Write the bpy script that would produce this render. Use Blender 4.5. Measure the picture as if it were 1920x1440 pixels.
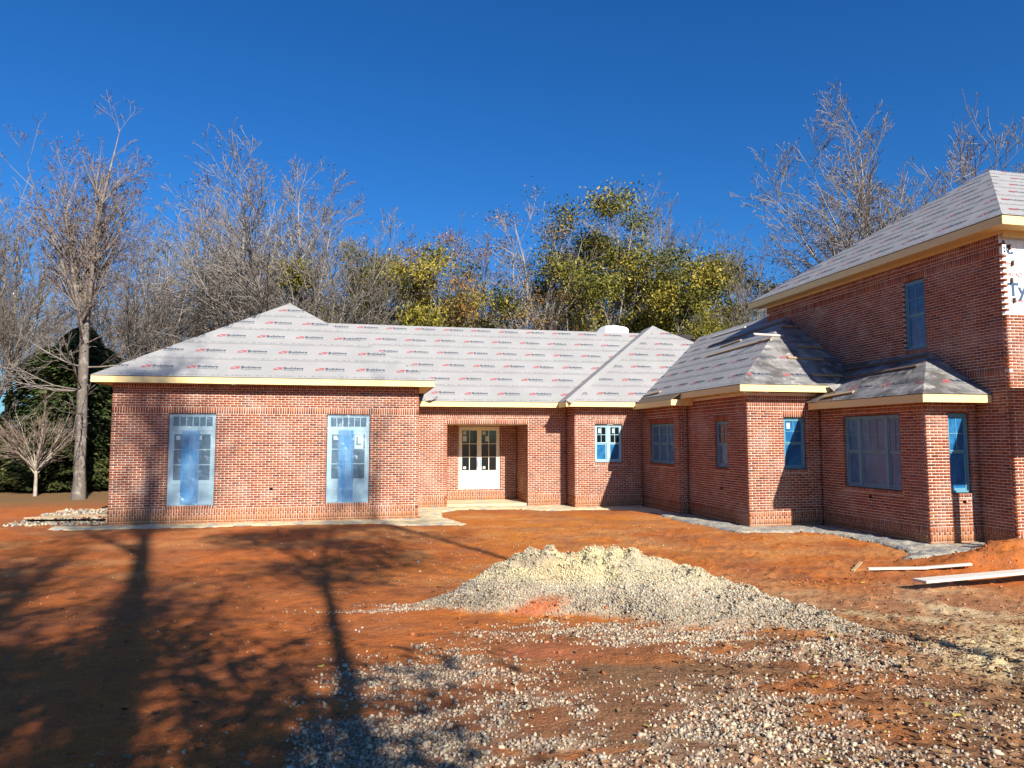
import bpy, math, random
import numpy as np
from mathutils import Vector, Matrix
R = math.radians
random.seed(7)
for o in list(bpy.data.objects): bpy.data.objects.remove(o)
S = bpy.context.scene
COL = S.collection

# ------------------------------------------------------------------ camera
cd = bpy.data.cameras.new("camera"); cam = bpy.data.objects.new("camera", cd); COL.objects.link(cam)
CAMZ = 2.40
cam.location = (0, 0, CAMZ); cam.rotation_euler = (R(90 + 4.487), 0, R(-11.883))
cd.sensor_width = 36; cd.lens = 1330.76 / 1920 * 36; cd.clip_start = .1; cd.clip_end = 3000
S.camera = cam
# ------------------------------------------------------------------ sky and sun
SUN_EL = 31.9; SUNV = Vector((.250, -.968, 0)).normalized()
tosun = Vector((SUNV.x * math.cos(R(SUN_EL)), SUNV.y * math.cos(R(SUN_EL)), math.sin(R(SUN_EL))))
w = bpy.data.worlds.new("World"); S.world = w; w.use_nodes = True
nt = w.node_tree; bg = nt.nodes["Background"]
sky = nt.nodes.new("ShaderNodeTexSky"); sky.sky_type = 'NISHITA'; sky.sun_disc = False
sky.sun_elevation = R(SUN_EL); sky.sun_rotation = math.atan2(SUNV.x, SUNV.y)
sky.altitude = 100; sky.air_density = 1.0; sky.dust_density = .7; sky.ozone_density = 4.0
hs = nt.nodes.new("ShaderNodeHueSaturation"); hs.inputs["Saturation"].default_value = 1.25; hs.inputs["Value"].default_value = 1.0
nt.links.new(sky.outputs[0], hs.inputs["Color"]); tint = nt.nodes.new("ShaderNodeMix"); tint.data_type = 'RGBA'; tint.blend_type = 'MULTIPLY'; tint.inputs[0].default_value = 1; tint.inputs[7].default_value = (.62, 1.12, 1.52, 1)
nt.links.new(hs.outputs[0], tint.inputs[6]); nt.links.new(tint.outputs[2], bg.inputs["Color"])
bg.inputs["Strength"].default_value = .05
sl = bpy.data.lights.new("sun", 'SUN'); sl.energy = 5.0; sl.angle = R(.55); sl.color = (1, .93, .83)
so = bpy.data.objects.new("sun", sl); COL.objects.link(so)
so.rotation_euler = tosun.to_track_quat('Z', 'Y').to_euler(); so.location = (20, -40, 40)
S.view_settings.view_transform = 'Standard'; S.view_settings.look = 'None'
S.view_settings.exposure = 0.85; S.view_settings.gamma = 1; S.view_settings.use_curve_mapping = False
S.cycles.max_bounces = 8; S.cycles.transparent_max_bounces = 16
S.cycles.use_denoising = True

# ------------------------------------------------------------------ helpers
def tag(o, label=None, cat=None, group=None, kind=None):
    if label: o["label"] = label
    if cat: o["category"] = cat
    if group: o["group"] = group
    if kind: o["kind"] = kind
    return o
def empty(name, loc=(0, 0, 0), rz=0):
    o = bpy.data.objects.new(name, None); COL.objects.link(o); o.location = loc; o.rotation_euler = (0, 0, rz); o.empty_display_size = .2
    return o
def np_mesh(name, V, F, col=None, smooth=False):
    """V (n,3); F (m,k) constant polygon size"""
    V = np.ascontiguousarray(V, dtype=np.float32); F = np.ascontiguousarray(F, dtype=np.int32)
    me = bpy.data.meshes.new(name); m, k = F.shape
    me.vertices.add(len(V)); me.vertices.foreach_set("co", V.ravel())
    me.loops.add(m * k); me.loops.foreach_set("vertex_index", F.ravel())
    me.polygons.add(m); me.polygons.foreach_set("loop_start", np.arange(0, m * k, k, dtype=np.int32))
    try: me.polygons.foreach_set("loop_total", np.full(m, k, dtype=np.int32))
    except Exception: pass
    if smooth: me.polygons.foreach_set("use_smooth", np.ones(m, dtype=bool))
    me.update(calc_edges=True)
    if col is not None:
        a = me.color_attributes.new("Col", 'FLOAT_COLOR', 'POINT')
        c = np.ones((len(V), 4), dtype=np.float32); c[:, :col.shape[1]] = col
        a.data.foreach_set("color", c.ravel())
    return me
def link(name, me, mat=None, parent=None):
    o = bpy.data.objects.new(name, me); COL.objects.link(o)
    if mat and not me.materials: me.materials.append(mat)
    if parent: o.parent = parent
    return o
class MB:
    def __init__(s): s.v = []; s.f = []
    def quad(s, a, b, c, d): n = len(s.v); s.v += [a, b, c, d]; s.f.append((n, n + 1, n + 2, n + 3))
    def poly(s, pts): n = len(s.v); s.v += list(pts); s.f.append(tuple(range(n, n + len(pts))))
    def hexa(s, p):   # 8 points: 4 bottom ccw, 4 top ccw
        n = len(s.v); s.v += [tuple(q) for q in p]
        s.f += [(n, n + 3, n + 2, n + 1), (n + 4, n + 5, n + 6, n + 7)] + [(n + i, n + (i + 1) % 4, n + 4 + (i + 1) % 4, n + 4 + i) for i in range(4)]
    def box(s, x0, x1, y0, y1, z0, z1): s.hexa([(x0, y0, z0), (x1, y0, z0), (x1, y1, z0), (x0, y1, z0), (x0, y0, z1), (x1, y0, z1), (x1, y1, z1), (x0, y1, z1)])
    def bar(s, a, b, wd, th, up=(0, 0, 1)):
        a = Vector(a); b = Vector(b); d = (b - a).normalized(); sd = d.cross(Vector(up)).normalized() * wd / 2; u = sd.cross(d).normalized() * th / 2
        s.hexa([a - sd - u, a + sd - u, b + sd - u, b - sd - u, a - sd + u, a + sd + u, b + sd + u, b - sd + u])
    def prism(s, pts, off):  # pts polygon, off vector
        n = len(pts); a = len(s.v); s.v += [tuple(p) for p in pts] + [tuple(Vector(p) + Vector(off)) for p in pts]
        s.f += [tuple(range(a, a + n)), tuple(range(a + 2 * n - 1, a + n - 1, -1))] + [(a + (i + 1) % n, a + i, a + n + i, a + n + (i + 1) % n) for i in range(n)]
    def build(s, name, mat=None, parent=None, bevel=0):
        me = bpy.data.meshes.new(name); me.from_pydata([tuple(v) for v in s.v], [], s.f); me.update()
        o = link(name, me, mat, parent)
        if bevel: m = o.modifiers.new("b", 'BEVEL'); m.width = bevel; m.segments = 1; m.limit_method = 'ANGLE'
        return o
# value noise
_rn = np.random.RandomState(11); _lat = _rn.rand(512, 512)
def vnoise(x, y, s=1.0, off=0):
    x = np.asarray(x) / s + 37.3 * off + 1000; y = np.asarray(y) / s + 91.7 * off + 1000
    xi = np.floor(x).astype(int); yi = np.floor(y).astype(int); fx = x - xi; fy = y - yi
    fx = fx * fx * (3 - 2 * fx); fy = fy * fy * (3 - 2 * fy)
    g = lambda a, b: _lat[a % 512, b % 512]
    return (g(xi, yi) * (1 - fx) + g(xi + 1, yi) * fx) * (1 - fy) + (g(xi, yi + 1) * (1 - fx) + g(xi + 1, yi + 1) * fx) * fy
def fbm(x, y, s=1.0, oct=4, off=0):
    t = 0; a = .5; tot = 0
    for i in range(oct): t = t + a * vnoise(x, y, s, off + i * 7); tot += a; a *= .5; s *= .5
    return t / tot
def sstep(a, b, x): t = np.clip((x - a) / (b - a), 0, 1); return t * t * (3 - 2 * t)

# ------------------------------------------------------------------ materials
def mat(name, color=(.5, .5, .5), rough=.8, metal=0, noise=None, bump=None, attr=False, trans=None, spec=.5):
    m = bpy.data.materials.new(name); m.use_nodes = True; t = m.node_tree; b = t.nodes["Principled BSDF"]
    b.inputs["Base Color"].default_value = (*color, 1); b.inputs["Roughness"].default_value = rough; b.inputs["Metallic"].default_value = metal
    b.inputs["Specular IOR Level"].default_value = spec
    geo = t.nodes.new("ShaderNodeNewGeometry"); src = None
    if attr:
        a = t.nodes.new("ShaderNodeVertexColor"); a.layer_name = "Col"; src = a.outputs[0]; t.links.new(src, b.inputs["Base Color"])
    if noise:   # list of (scale, detail, color, lo, hi, factor)
        for (sc, det, c2, lo, hi, fac) in noise:
            n = t.nodes.new("ShaderNodeTexNoise"); n.inputs["Scale"].default_value = sc; n.inputs["Detail"].default_value = det
            t.links.new(geo.outputs["Position"], n.inputs["Vector"])
            r = t.nodes.new("ShaderNodeMapRange"); r.inputs[1].default_value = lo; r.inputs[2].default_value = hi; r.inputs[4].default_value = fac
            t.links.new(n.outputs[0], r.inputs[0])
            mx = t.nodes.new("ShaderNodeMix"); mx.data_type = 'RGBA'; mx.inputs[7].default_value = (*c2, 1)
            if src: t.links.new(src, mx.inputs[6])
            else: mx.inputs[6].default_value = (*color, 1)
            t.links.new(r.outputs[0], mx.inputs[0]); src = mx.outputs[2]
        t.links.new(src, b.inputs["Base Color"])
    if bump:    # list of (scale, detail, strength, distance)
        prev = None
        for (sc, det, st, di) in bump:
            n = t.nodes.new("ShaderNodeTexNoise"); n.inputs["Scale"].default_value = sc; n.inputs["Detail"].default_value = det
            t.links.new(geo.outputs["Position"], n.inputs["Vector"])
            bp = t.nodes.new("ShaderNodeBump"); bp.inputs["Strength"].default_value = st; bp.inputs["Distance"].default_value = di
            t.links.new(n.outputs[0], bp.inputs["Height"])
            if prev: t.links.new(prev, bp.inputs["Normal"])
            prev = bp.outputs[0]
        t.links.new(prev, b.inputs["Normal"])
    return m
def film(name, color, alpha, rough=.3, bump=None, spec=.6):
    m = mat(name, color, rough, bump=bump, spec=spec); t = m.node_tree; b = t.nodes["Principled BSDF"]
    tr = t.nodes.new("ShaderNodeBsdfTransparent"); mx = t.nodes.new("ShaderNodeMixShader"); mx.inputs[0].default_value = alpha
    out = [n for n in t.nodes if n.type == 'OUTPUT_MATERIAL'][0]
    t.links.new(tr.outputs[0], mx.inputs[1]); t.links.new(b.outputs[0], mx.inputs[2]); t.links.new(mx.outputs[0], out.inputs[0])
    return m
M = {}
M['brick'] = mat('brick', attr=True, rough=.85, spec=.3, noise=[(45, 3, (.36, .22, .17), .5, .8, .35), (1.6, 6, (.46, .31, .25), .50, .70, .42), (110, 2, (.08, .03, .03), .55, .8, .3)], bump=[(90, 3, .35, .004)])
M['mortar'] = mat('mortar', (.70, .60, .50), .95, noise=[(30, 3, (.55, .42, .32), .45, .75, .5), (2.2, 3, (.76, .68, .60), .5, .75, .5)], bump=[(140, 3, .4, .004)], spec=.2)
M['under'] = mat('underlayment', (.305, .297, .287), .62, noise=[(.9, 4, (.36, .352, .34), .4, .7, .6), (60, 2, (.27, .265, .255), .4, .8, .3)], bump=[(25, 3, .15, .02), (1.8, 4, .55, .06)], spec=.35)
M['under_dirty'] = mat('underlayment_dirty', (.25, .24, .23), .5, noise=[(1.8, 6, (.085, .08, .075), .44, .62, .9), (3.2, 6, (.46, .43, .38), .54, .68, .85), (30, 3, (.5, .47, .42), .66, .72, .8)], bump=[(9, 4, .5, .03), (2.5, 3, .5, .05)], spec=.4)
M['red'] = mat('print_red', (.36, .085, .09), .6, noise=[(60, 2, (.4, .3, .3), .5, .8, .6)])
M['navy'] = mat('print_dark', (.03, .055, .09), .6, noise=[(80, 2, (.25, .27, .3), .5, .8, .5)])
M['pale'] = mat('print_pale', (.09, .11, .125), .6, noise=[(80, 2, (.3, .3, .33), .45, .7, .7)])
M['fascia'] = mat('primed_pine', (.74, .61, .29), .6, noise=[(2.5, 3, (.66, .48, .18), .5, .8, .35), (40, 2, (.8, .66, .35), .5, .8, .3)], bump=[(60, 2, .1, .003)], spec=.3)
M['soffit'] = mat('soffit_board', (.62, .44, .19), .7, noise=[(4, 3, (.5, .33, .12), .5, .8, .4)], spec=.2)
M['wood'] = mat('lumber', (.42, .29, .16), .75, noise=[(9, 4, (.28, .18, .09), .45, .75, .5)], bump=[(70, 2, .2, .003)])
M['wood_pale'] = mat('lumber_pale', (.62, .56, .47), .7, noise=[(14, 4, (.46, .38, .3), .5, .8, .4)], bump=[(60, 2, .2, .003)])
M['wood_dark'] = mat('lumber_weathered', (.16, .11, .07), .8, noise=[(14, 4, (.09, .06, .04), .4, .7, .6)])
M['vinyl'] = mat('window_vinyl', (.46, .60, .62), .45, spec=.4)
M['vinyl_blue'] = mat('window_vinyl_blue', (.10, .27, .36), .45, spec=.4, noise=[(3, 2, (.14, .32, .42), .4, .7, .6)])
M['door'] = mat('door_paint', (.84, .78, .58), .5, noise=[(2, 2, (.8, .76, .62), .4, .7, .5)], spec=.3)
M['glass'] = mat('pane_glass', (.008, .011, .015), .06, spec=.55)
M['film'] = mat('blue_film', (.012, .105, .26), .22, noise=[(4, 3, (.03, .2, .42), .45, .7, .8)], bump=[(14, 3, .35, .02)], spec=.6)
M['film_thin'] = film('blue_film_thin', (.10, .36, .72), .42, .25, bump=[(10, 3, .4, .02)])
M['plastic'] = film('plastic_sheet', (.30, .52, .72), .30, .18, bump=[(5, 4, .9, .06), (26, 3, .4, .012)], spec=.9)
M['plastic2'] = film('plastic_sheet_shaded', (.20, .24, .30), .13, .25, bump=[(5, 4, .9, .06), (26, 3, .4, .012)], spec=.9)  # darker copy for the windows in shade, the shade put into its colour
M['sticker'] = mat('sticker_paper', (.55, .62, .62), .6)
M['black'] = mat('black_hole', (.004, .004, .004), .9, spec=0)
M['wrap'] = mat('house_wrap', (.78, .78, .76), .55, noise=[(4, 3, (.68, .69, .69), .45, .7, .6)], bump=[(5, 3, .3, .03)])
M['inside'] = mat('interior', (.10, .085, .07), .9)
M['sheet'] = mat('sandy_sheet', (.62, .52, .31), .85, noise=[(2.6, 5, (.30, .33, .36), .54, .64, .9), (22, 4, (.36, .26, .15), .5, .7, .6), (70, 3, (.10, .08, .05), .62, .72, .8)], bump=[(18, 4, .6, .03), (70, 3, .5, .01)])
for k in ('brick', 'mortar'):   # clay splashed up the foot of the walls
    t = M[k].node_tree; b = t.nodes["Principled BSDF"]; src = b.inputs["Base Color"].links[0].from_socket
    geo = t.nodes.new("ShaderNodeNewGeometry"); sx = t.nodes.new("ShaderNodeSeparateXYZ"); t.links.new(geo.outputs["Position"], sx.inputs[0])
    n = t.nodes.new("ShaderNodeTexNoise"); n.inputs["Scale"].default_value = 3.5; n.inputs["Detail"].default_value = 6; t.links.new(geo.outputs["Position"], n.inputs["Vector"])
    ad = t.nodes.new("ShaderNodeMath"); ad.operation = 'MULTIPLY_ADD'; ad.inputs[1].default_value = -.9; t.links.new(n.outputs[0], ad.inputs[0]); t.links.new(sx.outputs[2], ad.inputs[2])
    r = t.nodes.new("ShaderNodeMapRange"); r.inputs[1].default_value = .05; r.inputs[2].default_value = -.45; r.inputs[4].default_value = .75; t.links.new(ad.outputs[0], r.inputs[0])
    mx = t.nodes.new("ShaderNodeMix"); mx.data_type = 'RGBA'; mx.inputs[7].default_value = (.42, .19, .08, 1); t.links.new(r.outputs[0], mx.inputs[0]); t.links.new(src, mx.inputs[6]); t.links.new(mx.outputs[2], b.inputs["Base Color"])
M['soil'] = mat('soil', attr=True, rough=.95, spec=.15, noise=[(14, 5, (.10, .045, .02), .5, .85, .45), (60, 4, (.62, .38, .20), .55, .75, .6), (150, 3, (.06, .025, .012), .54, .72, .75), (5, 6, (.20, .075, .03), .52, .72, .5)], bump=[(9, 6, .6, .05), (45, 4, .7, .02), (170, 2, .5, .006)])
M['stone'] = mat('gravel_stone', attr=True, rough=.8, spec=.3)
M['leaf'] = mat('leaf', attr=True, rough=.6, spec=.3)
M['bark'] = mat('bark', attr=True, rough=.9, spec=.2, noise=[(5, 4, (.42, .38, .33), .52, .72, .55)], bump=[(30, 3, .5, .01)])
for k in ('leaf',):
    b = M[k].node_tree.nodes["Principled BSDF"]; b.inputs["Transmission Weight"].default_value = 0
# ------------------------------------------------------------------ ground height
PR = [(.55, 9.2, .03), (1.1, 9.25, .17), (1.75, 9.35, .34), (2.05, 9.3, .62), (2.5, 9.3, .72), (2.85, 9.25, .62), (3.2, 9.2, .71), (3.55, 8.95, .62), (4.0, 8.4, .46), (4.35, 7.85, .33), (4.65, 7.3, .22), (5.0, 6.5, .10), (5.3, 5.8, .02)]
def pile_h(x, y):
    best = np.full(np.shape(x), -9.0)
    for (ax, ay, ah), (bx, by, bh) in zip(PR[:-1], PR[1:]):
        dx, dy = bx - ax, by - ay; L2 = dx * dx + dy * dy
        t = np.clip(((x - ax) * dx + (y - ay) * dy) / L2, 0, 1)
        hr = ah + (bh - ah) * t; dist = np.hypot(x - ax - dx * t, y - ay - dy * t)
        side = (x - ax) * dy - (y - ay) * dx   # >0 camera side
        sl = np.where(side > 0, .31 + .24 * (1 - sstep(2.2, 3.4, x)), .62)
        best = np.maximum(best, hr - sl * np.sqrt(dist * dist + .012))
    n = (fbm(x, y, .45, 4, 3) - .5) * .20 + (fbm(x, y, .16, 3, 8) - .5) * .22 * sstep(.30, .55, best)
    rough = np.clip(best * 3, 0, 1)
    return np.maximum(best + n * rough + .03, 0)
def base_h(x, y):
    r = np.hypot(x, y)
    return .75 - .75 * sstep(2.0, 15.0, r) + np.where(r > 45, 0, 0)
def gh(x, y, pile=True):
    x = np.asarray(x, dtype=float); y = np.asarray(y, dtype=float)
    z = base_h(x, y)
    z = z + (fbm(x, y, 2.4, 4, 1) - .5) * .10 * sstep(1, 4, np.hypot(x, y)) * (1 - .7 * sstep(16, 20, y))
    d = np.hypot(x, y); near = 1 - sstep(14, 26, d)
    z = z + (fbm(x, y, .30, 4, 20) - .5) * .045 * near
    clod = np.clip(fbm(x, y, .16, 3, 40) - .56, 0, 1) * .20 * near * sstep(1.5, 4.5, x)
    z = z + clod
    # mound of clods at the right, ridge by the boards
    m1 = np.exp(-(((x - 12.6) / 1.5) ** 2 + ((y - 11.6) / .75) ** 2)) * .42
    m2 = np.exp(-(((x - 11.1) / 1.0) ** 2 + ((y - 11.25) / .35) ** 2)) * .16
    z = z + (m1 + m2) * (.55 + .9 * fbm(x, y, .35, 4, 55))
    # caterpillar track ruts
    tx = (x - 5.9) * .78 + (y - 5.8) * .62; ty = -(x - 5.9) * .62 + (y - 5.8) * .78
    band = np.exp(-(ty / .32) ** 4) * sstep(-2.0, -1.0, tx) * (1 - sstep(2.4, 3.2, tx))
    z = z + band * (.040 * np.sin(tx * 2 * np.pi / .17 + 1.5 * np.abs(ty)) - .01)
    # far left berm under the wood
    z = z + .30 * sstep(24, 30, y) * sstep(-7, -10, x) * 0
    if pile: z = z + pile_h(x, y)
    return z
def blob(x, y, cx, cy, rx, ry, rot=0):
    c, s = math.cos(rot), math.sin(rot); u = ((x - cx) * c + (y - cy) * s) / rx; v = (-(x - cx) * s + (y - cy) * c) / ry
    return np.clip(1.35 - np.sqrt(u * u + v * v), 0, 1)
def gravel_d(x, y):
    """density of loose gravel on the ground, 0..1"""
    n = fbm(x, y, .8, 4, 70) * .55 + fbm(x, y * 1.8, .28, 3, 73) * .45
    d = 0 * x
    d = np.maximum(d, np.clip(pile_h(x, y) * 14, 0, 1.1))
    d = np.maximum(d, blob(x, y, 3.6, 6.4, 2.3, 1.1, -.45) * .95)
    d = np.maximum(d, blob(x, y, 1.45, 4.0, 2.1, 1.0, -.1) * 1.0)
    d = np.maximum(d, blob(x, y, 3.4, 4.4, 1.6, .8, -.3) * .42)
    d = np.maximum(d, blob(x, y, .7, 5.6, 1.0, 1.1, .2) * .5)
    d = np.maximum(d, blob(x, y, -.6, 3.3, 1.3, .45, .1) * .75); d = np.maximum(d, blob(x, y, .9, 3.95, 1.9, .5, -.05) * 1.2)
    d = np.maximum(d, blob(x, y, .2, 9.1, .9, .35, 0) * .5)
    d = d * np.clip((n - .38) * 4.2, .03, 1.1)
    d = d * (1 - .95 * blob(x, y, 2.05, 8.2, .36, .13, 0).clip(0, .5) * 2) * (1 - .9 * (blob(x, y, 1.55, 6.2, .42, .42, 0).clip(0, .5) * 2))
    return np.clip(d, 0, 1)
# ------------------------------------------------------------------ ground sheet (polar around the camera: fine ahead, coarse behind)
def make_ground():
    ax = math.degrees(math.atan2(math.cos(R(11.883)), math.sin(R(11.883))))   # azimuth of view axis
    front = np.arange(-46, 46.01, .16); rest = np.concatenate([np.arange(-180, -46, 3.0), np.arange(48, 180, 3.0)])
    an = np.sort(np.concatenate([front, rest])); az = np.radians(ax + an)
    rr = np.concatenate([np.linspace(.3, 3.0, 14)[:-1], 3.0 * 1.0085 ** np.arange(0, 290), 3.0 * 1.0085 ** 290 * 1.09 ** np.arange(0, 46)])
    A, Rr = np.meshgrid(az, rr); X = Rr * np.cos(A); Y = Rr * np.sin(A); Z = gh(X, Y)
    n, m = X.shape; V = np.stack([X, Y, Z], -1).reshape(-1, 3)
    i, j = np.meshgrid(np.arange(n - 1), np.arange(m), indexing='ij'); j2 = (j + 1) % m
    F = np.stack([i * m + j, (i + 1) * m + j, (i + 1) * m + j2, i * m + j2], -1).reshape(-1, 4)[:, ::-1]
    V = np.vstack([V, [[0, 0, gh(0, 0)]]])
    x, y = V[:, 0], V[:, 1]
    L = lambda a, b, t: np.asarray(a)[None] * (1 - t[:, None]) + np.asarray(b)[None] * t[:, None]
    n1 = fbm(x, y, 3.2, 4, 5); n2 = fbm(x, y, .9, 4, 9); n3 = fbm(x, y, .35, 3, 15)
    c = L((.52, .170, .022), (.42, .110, .018), np.clip((n1 - .35) * 3, 0, 1))
    c = L((0, 0, 0), (1, 1, 1), np.ones(len(x))) * c
    mix = lambda c, col, t: c * (1 - np.clip(t, 0, 1)[:, None]) + np.array(col)[None] * np.clip(t, 0, 1)[:, None]
    c = mix(c, (.55, .21, .06), sstep(.5, .7, n2) * .6)
    c = mix(c, (.26, .085, .035), sstep(.55, .75, n3) * .5)
    # redder clay near the left wing, browner to the right front
    c = mix(c, (.44, .098, .022), (1 - sstep(-1, 3, x)) * .6)
    rightness = sstep(3.6, 6.2, x) * (1 - sstep(9.5, 12, y + .25 * x - 1))
    c = mix(c, (.36, .20, .10), rightness * (.5 + .5 * n2))
    c = mix(c, (.62, .48, .27), rightness * sstep(.52, .68, n1 * .5 + n2 * .5) * .9)
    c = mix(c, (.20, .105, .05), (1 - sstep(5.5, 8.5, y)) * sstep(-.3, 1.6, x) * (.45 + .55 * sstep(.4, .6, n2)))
    c = mix(c, (.62, .49, .27), np.clip(blob(x, y, 6.3, 7.8, 1.5, .30, -.55) + 1.5 * blob(x, y, 6.1, 5.9, 1.5, .55, .67), 0, 1) * (.45 + .9 * n3))
    g = gravel_d(x, y); c = mix(c, (.33, .27, .19), sstep(.1, .6, g) * .8)
    p = pile_h(x, y); c = mix(c, (.50, .43, .30), sstep(.0, .08, p)); yel = sstep(.22, .42, p) * sstep(.30, .5, fbm(x, y, .7, 3, 31))
    c = mix(c, (.62, .54, .30), yel)
    c = mix(c, (.45, .13, .05), blob(x, y, 2.05, 8.2, .36, .13, 0) * 1.3); c = mix(c, (.42, .13, .05), blob(x, y, 1.55, 6.2, .42, .42, 0) * 1.3)
    c = mix(c, (.56, .30, .11), sstep(.50, .70, fbm(x, y * 1.6, 1.3, 6, 77)) * sstep(9, 14, y) * .4 * (1 - sstep(22, 26, y)))
    c = mix(c, (.22, .085, .04), sstep(.5, .66, fbm(x, y * 1.4, 1.2, 5, 177)) * .4)
    far = sstep(26, 32, y); c = mix(c, (.16, .12, .055), far * .85)
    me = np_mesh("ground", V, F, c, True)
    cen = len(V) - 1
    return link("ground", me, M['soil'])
ground = make_ground(); ground["kind"] = "structure"

# ------------------------------------------------------------------ house
c_ = .0677; MW = .2032; J = .0145
xa, xb, y1, y2 = -6.92, 1.69, 21.90, 25.37
xr1, xr2, y5 = 2.98, 5.92, 27.23
x3, y3, x4, y4, x5, y6, x6, y7, x7, y8, y9 = 7.41, 24.38, 9.985, 21.36, 10.31, 17.71, 12.55, 13.89, 13.93, 12.98, 22.43
zB = .44; s_ = .65
house = empty("brick_house", (4, 24, 0))
tag(house, "unfinished red brick house with grey underlayment roof and yellow fascia boards", "house")
hinv = Matrix.Translation((-4, -24, 0))
def hp(o):   # parent to the house keeping world placement
    o.parent = house; o.matrix_parent_inverse = hinv; return o
def rows_base():
    r = [('S', zB - 8 * c_, c_), ('S', zB - 7 * c_, c_), ('S', zB - 6 * c_, c_), ('P', zB - 5 * c_, 5 * c_)]
    return r
def rows_to(r, z0, ncourses, start=0):
    for i in range(ncourses): r.append(('S', z0 + i * c_, c_))
    return z0 + ncourses * c_
BR = []   # bricks: (ox,oy,dx,dy,nx,ny,u0,u1,z0,z1)
def subtract(iv, ex):
    out = []
    for (a, b) in iv:
        segs = [(a, b)]
        for (e0, e1) in ex:
            ns = []
            for (p, q) in segs:
                if e1 <= p or e0 >= q: ns.append((p, q))
                else:
                    if e0 - p > .02: ns.append((p, e0))
                    if q - e1 > .02: ns.append((e1, q))
            segs = ns
        out += segs
    return out
def wall(p0, p1, rows, ztop, openings=(), ext0=False, ext1=False, zbot=-.4, name="wall", coreinset=(0, 0)):
    """p0->p1 runs so that outside is to the right of travel"""
    p0 = Vector(p0); p1 = Vector(p1); d = (p1 - p0); L = d.length; d.normalize(); n = Vector((d.y, -d.x))
    ri = 0
    for (ty, z0, h) in rows:
        z1 = z0 + h
        if z0 > ztop: continue
        par = ri % 2; ri += 1
        if ty == 'S': ua = (MW / 2 if (ext0 and par) else 0); ub = L - (MW / 2 if (ext1 and not par) else 0)
        else: ua = 0; ub = L - (.097 if ext1 else 0)
        if ty in 'S':
            iv = []; u = 0 if not par else -MW / 2
            if ext0 and par: u = MW / 2
            while u < ub - .01:
                a, b = max(u, ua), min(u + MW, ub)
                if ub - b < .06: b = ub
                if b - a > .025: iv.append((a, b))
                if b == ub: break
                u += MW
        else:
            n_ = max(1, round((ub - ua) / c_)); wd = (ub - ua) / n_
            iv = [(ua + i * wd, ua + (i + 1) * wd) for i in range(n_)]
        ex = []
        for op in openings:
            o0, o1, oz0, oz1 = op['u0'], op['u1'], op['z0'], op['z1']
            lt = oz1 + (3 * c_ if op.get('lintel') else 0); sb = oz0 - (1.5 * c_ if op.get('sill') else 0)
            if z1 > oz0 + .012 and z0 < oz1 - .012: ex.append((o0, o1))
            elif z1 > sb + .012 and z0 < lt - .012:
                ex.append((o0 - .03, o1 + .03))
                if z0 < sb - .02 and z1 <= oz0 + .012:
                    for (a, b) in iv:
                        a2, b2 = max(a, o0 - .03), min(b, o1 + .03)
                        if b2 - a2 > .03: BR.append((p0.x, p0.y, d.x, d.y, n.x, n.y, a2, b2, z0, sb))
        iv = subtract(iv, ex)
        iv = [(a - (J / 2 if (ext0 and a < 1e-6) else 0), b + (J / 2 if (ext1 and b > L - 1e-6) else 0)) for a, b in iv]
        for k, (a, b) in enumerate(iv):
            if ty == 'P':
                cut = z0 + (2 * c_ if (int(round((a - ua) / c_)) % 2) else 3 * c_)
                BR.append((p0.x, p0.y, d.x, d.y, n.x, n.y, a, b, z0, cut)); BR.append((p0.x, p0.y, d.x, d.y, n.x, n.y, a, b, cut, z1))
            else: BR.append((p0.x, p0.y, d.x, d.y, n.x, n.y, a, b, z0, z1))
    for op in openings:
        o0, o1 = op['u0'], op['u1']
        for flag, za, zb in (('lintel', op['z1'], op['z1'] + 3 * c_), ('sill', op['z0'] - 1.5 * c_, op['z0'])):
            if op.get(flag):
                k = round((o1 - o0 + .06) / c_); wd = (o1 - o0 + .06) / k
                for i in range(k): BR.append((p0.x, p0.y, d.x, d.y, n.x, n.y, o0 - .03 + i * wd, o0 - .03 + (i + 1) * wd, za, zb))
    # mortar core: rectangles round the openings
    mb = MB(); f = -.0055; th = .20
    us = sorted({coreinset[0] + .006, L - coreinset[1] - .006} | {o['u0'] - .014 for o in openings} | {o['u1'] + .014 for o in openings})
    for a, b in zip(us[:-1], us[1:]):
        ops = sorted([(o['z0'] - .014, o['z1'] + .014) for o in openings if o['u0'] - .015 <= a and o['u1'] + .015 >= b])
        z = zbot
        for (q0, q1) in ops + [(ztop, None)]:
            if q0 > z:
                P = lambda u, w_, zz: (p0.x + d.x * u + n.x * w_, p0.y + d.y * u + n.y * w_, zz)
                mb.hexa([P(a, f, z), P(b, f, z), P(b, f - th, z), P(a, f - th, z), P(a, f, q0), P(b, f, q0), P(b, f - th, q0), P(a, f - th, q0)])
            z = q1
    return hp(mb.build(name, M['mortar']))
def std_rows(n, extra):
    r = rows_base(); z = rows_to(r, zB, n)
    for t, k in extra:
        for i in range(k): h = {'S': c_, 'R': 1.5 * c_, 'D': 3 * c_}[t]; r.append((t, z, h)); z += h
    return r
zW = zB + 37 * c_; zW2 = zB + 38 * c_; zSill = zB + 17 * c_; zSill2 = zB + 11 * c_
rLW = std_rows(40, [('D', 1), ('S', 8), ('R', 1)])
rMid = std_rows(41, [('R', 4)])
rBay = std_rows(39, [('R', 1), ('S', 1)])
o_lw = [dict(u0=-5.42 - xa, u1=-4.16 - xa, z0=.53, z1=zB + 40 * c_, sill=1), dict(u0=-1.03 - xa, u1=.215 - xa, z0=.53, z1=zB + 40 * c_, sill=1)]
wall((xa, y1), (xb, y1), rLW, 4.00, o_lw, True, True)
wall((xb, y1), (xb, y2), rLW, 4.00, (), True, False)                                    # right flank of left wing
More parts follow.
